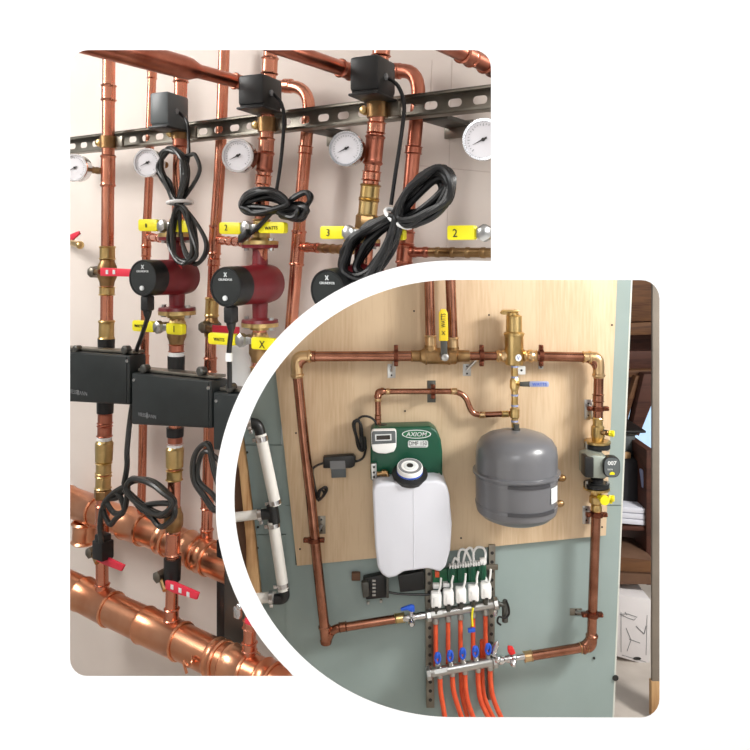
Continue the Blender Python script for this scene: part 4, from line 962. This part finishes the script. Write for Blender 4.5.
BOX('orange_terminal', 'orange', tb, B(437, 573.5, .064), (X, Y, Z), (2*sp, .01, 2.8*sp), .001)
for pts in (((459, 564), (458.5, 555), (461, 549.5), (466, 551), (471, 561)), ((463, 563), (466, 551), (471, 548), (474, 555)), ((474, 562), (473.5, 553), (477, 547.5), (483, 548), (485.5, 553), (485, 561)), ((452, 566), (455, 558), (459, 562))):
    TUBE('wire', 'whiteplas', tb, spline([B(x, y, .045+.01*(i % 2)) for i, (x, y) in enumerate(pts)], 6), .0042, 8)
BOX('din_rail', 'zinc', tb, B(490, 567, .03), (X, Y, Z), (8*sp, .004, 2.6*sp), .001)
xs_b = [(438, 670.5), (450.5, 668.5), (463, 666), (475.7, 664), (488.5, 661.5)]
for i in range(5):
    (x, y), (u_, v_) = xs_t[i], xs_b[i]
    lab = ['nearest the blue handled valve', 'second along the bars', 'in the middle of the five', 'carrying a blue clip and yellow strip', 'nearest the red handled valve'][i]
    p = thing('orange_tube', 'straight orange tube between the manifold bars, '+lab, 'tube', B(x, y+20, .07), 'orange tubes between the bars')
    TUBE('tube_run', 'orange', p, Bp([(x-.3, y+10), (x-.2+(u_-x)*.0, v_+4)], .06), 2.3*s, 14)
    MB().lathe(B(x-.2, y+4, .07), -Z, [(0, 2.6*s), (2*s, 3.1*s), (5*s, 3.1*s), (6*s, 2.2*s)], 12).build('tube_fitting', 'steel', p)
    f = thing('flow_meter', 'blue flow dial on the lower bar, '+['nearest the rail under the feeder tank', 'second along', 'in the middle', 'fourth along', 'nearest the red handled valve'][i], 'flow dial', B(u_, v_-10, WM), 'blue flow dials on the lower bar')
    q = B(u_-.3, v_-12.5, WM+.012)
    MB().tube([q+X*2.3*s*math.cos(a)+Z*5*s*math.sin(a) for a in [k*math.pi/8 for k in range(16)]], 1.25*s, 8, closed=True).build('dial_ring', 'blue', f)
    MB().box(q-X*.8*s+Z*2.5*s, (X, Y, Z), (1.6*s, .006, 2.6*s), .002).build('dial_window', 'blue', f)
    MB().lathe(B(u_, v_-1, WM), Z, [(0, 2.6*s), (3*s, 2.6*s), (4*s, 3*s), (6*s, 3*s), (7*s, 1.8*s)], 12).build('dial_base', 'steel', f)
cl = thing('tube_clip', 'blue clip with a yellow strip on an orange tube', 'clip', B(471, 630, .075))
BOX('clip_bar', 'blue', cl, B(471.5, 630, .085), (X+Z*.1, Y, Z), (3.6*s, .008, 1.6*s), .002)
TUBE('yellow_strip', 'yellow', cl, spline(Bp([(473, 608), (472, 616), (472.5, 626)], .115), 5), .0035, 8)
low = [([(440, 676), (440.5, 690), (443, 706), (447, 730)], 'outermost, under the feeder tank side'), ([(452.5, 674), (453, 687), (456.5, 702), (466, 730)], 'second along'), ([(465, 672), (465.5, 687), (468.5, 704), (478, 730)], 'in the middle'),
       ([(478, 670), (478.5, 686), (482, 704), (495, 730)], 'fourth along'), ([(490, 668), (490.8, 684), (494.5, 702), (507, 730)], 'nearest the green wall'), ]
for pts, lab in low:
    p = thing('orange_floor_tube', 'orange tube curving down from the lower bar, '+lab, 'tube', B(*pts[-1], .07), 'orange tubes under the manifold')
    TUBE('tube_run', 'orange', p, spline(Bp(pts, WM-.005), 7), 2.5*s, 14)
    x, y = pts[0]; MB().lathe(B(x, y-6, WM), -Z, [(0, 2.2*s), (2*s, 3*s), (5*s, 3.2*s), (7*s, 3*s), (8*s, 2.4*s)], 12).build('tube_fitting', 'steel', p)
for pts, lab in (([(482, 640), (482.5, 680), (486, 702), (500, 730)], 'behind the fourth lower tube'), ([(460.5, 640), (461, 680), (463, 700), (471, 730)], 'behind the middle lower tube')):
    p = TUBE('orange_floor_tube', 'orange', None, spline(Bp(pts, .045), 7), 2.3*s, 14); tag(p, 'orange return tube passing behind the lower bar, '+lab, 'tube', 'orange tubes under the manifold')
# end fittings
av = thing('air_vent', 'grey air vent on the end of the upper manifold bar', 'vent', B(505, 606, WM))
MB().lathe(B(505, 622.5, WM), Z, [(0, 1.6*s), (1*s, 3.1*s), (15*s, 3.1*s), (17*s, 2.2*s), (22*s, 2.6*s), (23*s, 1.5*s)], 16).tube([B(496, 603.4, WM), B(505, 605, WM)], 2.4*s, 10).build('vent_body', 'darksteel', av)
TUBE('vent_lead', 'cable', av, spline(Bp([(506, 600), (508.5, 607), (509, 614), (505, 618), (499, 617), (497.5, 622), (501, 625)], WM+.02), 6), .0035, 8)
bvv = thing('blue_handled_valve', 'ball valve with blue handle feeding the upper bar', 'valve', B(411, 617, WM))
MB().lathe(B(403, 618.6, .07), (X+Z*.16).normalized(), [(0, 2.8*s), (3*s, 3.6*s), (7*s, 4.4*s), (11*s, 4.4*s), (14*s, 3.2*s), (17*s, 3.8*s), (20*s, 3.8*s), (24*s, 3.4*s)], 14).tube([B(411, 617, .08), B(411.5, 607, .09)], 2*s, 10)\
    .lathe(B(411.5, 622, .09), NB, [(0, 3.4*s), (.012, 3.4*s), (.02, 2*s)], 14).build('valve_body', 'chrome', bvv)
PRISM('handle', 'blue', bvv, Bp([(400.5, 609), (407.5, 606.5), (411, 605.3), (414.5, 606), (414.8, 612), (411, 612.5), (408, 610.5), (401, 611.5)], .1), Y*.012, .003)
rv = thing('red_handled_valve', 'ball valve with red handle on the lower bar', 'valve', B(511, 655, WM))
MB().lathe(B(497, 660.5, WM-.01), (X+Z*.16).normalized(), [(0, 3*s), (3*s, 4.6*s), (6*s, 4.6*s), (8*s, 3*s), (11*s, 3.6*s), (13*s, 4.6*s), (18*s, 4.6*s), (20*s, 3*s), (25*s, 3.4*s), (28*s, 3*s)], 14)\
    .lathe(B(513, 660, WM+.01), (NB-Z*.6).normalized(), [(0, 3.4*s), (.014, 3.4*s), (.022, 1.6*s)], 14).build('valve_body', 'chrome', rv)
PRISM('handle', 'redtag', rv, Bp([(508, 647), (513, 647.5), (516, 654), (511, 656), (508, 653)], .11), Y*.014, .003)
b = MB().lathe(B(495, 650, WM+.01), (Z+X*.3).normalized(), [(-6*s, 2*s), (0, 2.6*s), (6*s, 2.2*s), (9*s, 1*s)], 10).lathe(B(497, 657, WM+.01), NB, [(0, 3*s), (.02, 3*s), (.024, 2*s)], 10); tag(b.build('drain_fitting', 'chrome'), 'chrome drain fitting at the end of the lower bar', 'fitting')
b = MB().lathe(B(495.5, 612, WM), (Z).normalized(), [(-4*s, 1.4*s), (0, 2.6*s), (4*s, 1.4*s)], 10); tag(b.build('end_fitting', 'chrome'), 'small chrome fitting under the end of the upper bar', 'fitting')
tr = thing('relay_box', 'dark control relay with bare terminals under the feeder tank', 'relay', B(376, 588, .03))
PRISM('relay_body', 'black', tr, Bp([(363, 579), (386, 574), (387, 598), (366, 600)], .04), Y*.035, .003)
PRISM('relay_plate', 'darksteel', tr, Bp([(386, 575), (388.5, 574.5), (389, 598), (386.5, 598.5)], .06), Y*.05, .001)
PRISM('relay_core', 'darksteel', tr, Bp([(361, 583), (369, 582), (369.5, 597), (363, 599)], .06), Y*.03, .006)
for k in range(5): BOX('terminal', 'steel', tr, B(374, 580.5+k*3.6, .042), (X, Y, Z), (1.8*s, .004, .9*s), .001)
for x, y in ((368, 602.5), (381, 601), (366.5, 579), (381, 578)): MB().lathe(B(x, y, .03), Z, [(-.005, .005), (.005, .005)], 8).build('relay_screw', 'steel', tr)
b = MB().prism(Bp([(398, 576), (424, 571), (425, 590), (400, 593)], .06), Y*.055, .004)
tag(b.build('transformer_box', 'black'), 'plain black box on the green wall under the feeder tank', 'transformer')
tag(TUBE('black_wire', 'cable', None, spline([B(x, y, .05) for x, y in ((388, 592), (400, 594), (420, 594.5), (434, 594), (441, 591), (446, 585))], 7), .004, 8), 'black wire running from the relay to the green wiring strip', 'wire')
b = MB().box(B(356, 576, .012), (X, Y, Z), (4.5*s, .01, 4*s), .003); tag(b.build('wall_patch', 'card'), 'small brown terminal cover beside the dark relay', 'cover')
# ================================================================== the dim store beyond the wall's edge
def W(x, y, d): return at(x, y, d)
def slab(nm, m, poly, d, th, par=None, bev=.002): return PRISM(nm, m, par, [W(x, y, d) for x, y in poly], Y*th, bev)
struct(slab('wall_far', 'timber_red', [(560, 120), (760, 120), (760, 560), (560, 560)], 4.7, .05, None, 0))
struct(slab('wall_right', 'timber_red', [(560, 560), (760, 560), (760, 700), (560, 700)], 4.68, .05, None, 0))
t = slab('timber_plank', 'timber_dark', [(560, 255), (740, 248), (740, 318), (560, 324)], 4.3, .04); tag(t, 'broad brown plank across the top of the dim store', 'plank', 'planks in the dim store')
t = slab('timber_plank', 'timber_dark', [(560, 326.5), (740, 318), (740, 331), (560, 338)], 4.28, .08); tag(t, 'narrow brown batten under the broad plank in the store', 'plank', 'planks in the dim store')
t = slab('timber_plank', 'timber_red', [(560, 351), (740, 351), (740, 369), (560, 370)], 4.32, .04); tag(t, 'reddish plank above the slanting brace in the store', 'plank', 'planks in the dim store')
t = slab('timber_plank', 'timber_dark', [(560, 371), (740, 369), (740, 376), (560, 378)], 4.25, .1); tag(t, 'thin ledge on which the slanting brace meets the planks', 'plank', 'planks in the dim store')
t = slab('timber_brace', 'timber_dark', [(636, 376), (641, 376), (632, 405), (626, 425), (620, 425)], 4.2, .06); tag(t, 'slim slanting brace beside the drywall edge', 'brace')
t = slab('timber_brace', 'timber_red', [(644, 374), (662, 374), (652, 404), (639, 436), (631, 432)], 4.15, .08); tag(t, 'broad slanting brace across the bright window', 'brace')
w = slab('window_1', 'window', [(625, 395), (690, 395), (668, 449), (634, 449)], 4.6, .02, None, 0); struct(w)
t = slab('shelf_board', 'black', [(600, 431.5), (646, 430.8), (646, 433), (600, 434)], 3.75, .3); tag(t, 'thin black shelf in front of the bright window', 'shelf')
g = thing('storage_bin', 'grey bin standing on the black bench by the window', 'bin', W(630, 452, 3.8)); slab('bin_body', 'greyplas', [(612, 435), (636, 434.5), (635, 452), (612, 453)], 3.78, .25, g, .01); slab('bin_rim', 'darksteel', [(611, 434), (637, 433.5), (637, 435.5), (611, 436)], 3.77, .27, g)
t = slab('bench_top', 'black', [(600, 452.5), (654, 450.5), (654, 456), (600, 457)], 3.76, .4); tag(t, 'black bench top under the grey bin', 'bench')
t = slab('bag_of_tools', 'dark', [(612, 462), (640, 460), (643, 480), (645, 503.5), (608, 503)], 3.7, .3, None, .02); tag(t, 'dark cloth bag standing on the paper stack', 'bag')
t = slab('blue_tube', 'lilac', [(641, 470), (643.5, 470), (649, 506), (646, 507)], 3.62, .03, None, .005); tag(t, 'slim blue-grey tube leaning beside the dark bag', 'tube')
t = slab('yellow_carton', 'timber', [(613, 452), (631, 453), (631, 462), (613, 462)], 3.74, .2); tag(t, 'small tan carton beneath the black bench edge', 'carton')
for k in range(3):
    t = slab('paper_pad', 'paper', [(600, 505.5+k*5.6), (648-k*.8, 509+k*5.8), (648-k*.8, 514+k*5.8), (600, 510.5+k*5.6)], 3.6, .35); tag(t, ['topmost white pad of the paper stack', 'middle white pad of the paper stack', 'lowest white pad of the paper stack'][k], 'paper', 'white pads in the store')
t = slab('lower_shelf', 'timber_red', [(600, 526), (656, 527), (656, 531), (600, 530)], 3.6, .5); tag(t, 'dark shelf carrying the paper stack', 'shelf')
t = slab('upright_board', 'timber_red', [(646.5, 450), (654, 450), (654, 585), (646.5, 585)], 3.58, .4); tag(t, 'dark upright board at the end of the store shelf', 'board')
g = thing('cardboard_box', 'brown cardboard box stacked on the white carton', 'box', W(635, 593, 3.5)); slab('box_body', 'card', [(598, 556), (656, 562), (656, 584.5), (598, 584.5)], 3.47, .3, g, .003); slab('box_flap', 'timber_dark', [(598, 555), (656, 561), (656, 573), (598, 570)], 3.458, .008, g)
# white carton with printed drawing, standing on the floor
dq = 1.85*F/(652-PY)
def Q(x, y): return W(x, y, 3.42)
cx = thing('white_carton', 'white carton printed with a line drawing, on the pale floor', 'carton', Q(635, 663))
zf = V(0, 0, 1)
cor = [Q(602, 592), Q(651, 600), Q(650, 666), Q(602, 652)]
MB().prism(cor, Y*.35, .003).build('carton_body', 'cardwhite', cx)
b = MB()
def ln(pts, r=.0014): b.tube([Q(x, y)-Y*.001 for x, y in pts], r, 6)
ln([(620, 614), (628, 618), (634, 620)]); ln([(634, 620), (637, 617), (628, 614), (620, 614)]); ln([(625, 612), (627, 615)])
ln([(631, 640), (626, 628)]); ln([(631, 640), (627, 651)]); ln([(629, 639), (640, 643)]); ln([(636, 626), (644, 634)], .0018); ln([(644, 634), (646, 626)], .0018)
ln([(621, 612), (621, 652)], .0012); ln([(647, 615), (646, 655)], .0012); ln([(622, 655), (646, 662)], .0012)
b.build('printed_drawing', 'inkgrey', cx)
MB().prism([Q(x, y)-Y*.002 for x, y in roundpoly(637, 658.5, 4, 1.6, 20)], Y*.002).build('printed_mark', 'ink', cx)
# grey door post close to the opening's rim
dp = thing('door_post', 'grey painted door post at the edge of the dim store', 'post', W(657, 700, 3.0))
slab('post_body', 'postgrey', [(652.5, 200), (685, 200), (685, 682), (652, 682)], 3.0, .016, dp, .004)
slab('post_foot', 'timber', [(651.5, 682), (685, 682), (685, 718), (651.5, 718)], 2.995, .03, dp, .003)
# ================================================================== light, sky, camera
w = bpy.data.worlds.new('sky'); sc.world = w; w.use_nodes = True
bg = w.node_tree.nodes['Background']; bg.inputs[0].default_value = (1, .99, .975, 1); bg.inputs[1].default_value = .36
def area(name, loc, target, sx, sy, power, col=(1, 1, 1)):
    l = bpy.data.lights.new(name, 'AREA'); l.shape = 'RECTANGLE'; l.size = sx; l.size_y = sy; l.energy = power; l.color = col
    o = bpy.data.objects.new(name, l); C.objects.link(o); o.location = loc
    o.rotation_euler = (Vector(target)-Vector(loc)).to_track_quat('-Z', 'Y').to_euler(); return o
area('added_front_light', (-.6, -2.6, 3.6), (0, 1, 1.3), 3.2, 2.2, 172)  # added lamp behind the camera, brightens the partition to full white
area('boiler_room_light', (-1.75, 1.05, 2.75), A(150, 250, 0), .8, .8, 46, (1, .98, .95))
area('window_light', (2.3, 1.42, 2.6), B(440, 430, 0), .5, .5, 86, (1, .975, .94))
cam = bpy.data.cameras.new('camera'); co = bpy.data.objects.new('camera', cam); C.objects.link(co)
co.location = CAM; co.rotation_euler = (math.radians(90), 0, 0)
cam.sensor_width = 36; cam.lens = 36; cam.sensor_fit = 'HORIZONTAL'
cam.shift_y = (PY-375)/750; cam.shift_x = 0
cam.clip_start = .05
sc.camera = co
vs = sc.view_settings; vs.view_transform = 'Standard'; vs.look = 'None'; vs.exposure = 0; vs.gamma = 1; vs.use_curve_mapping = False
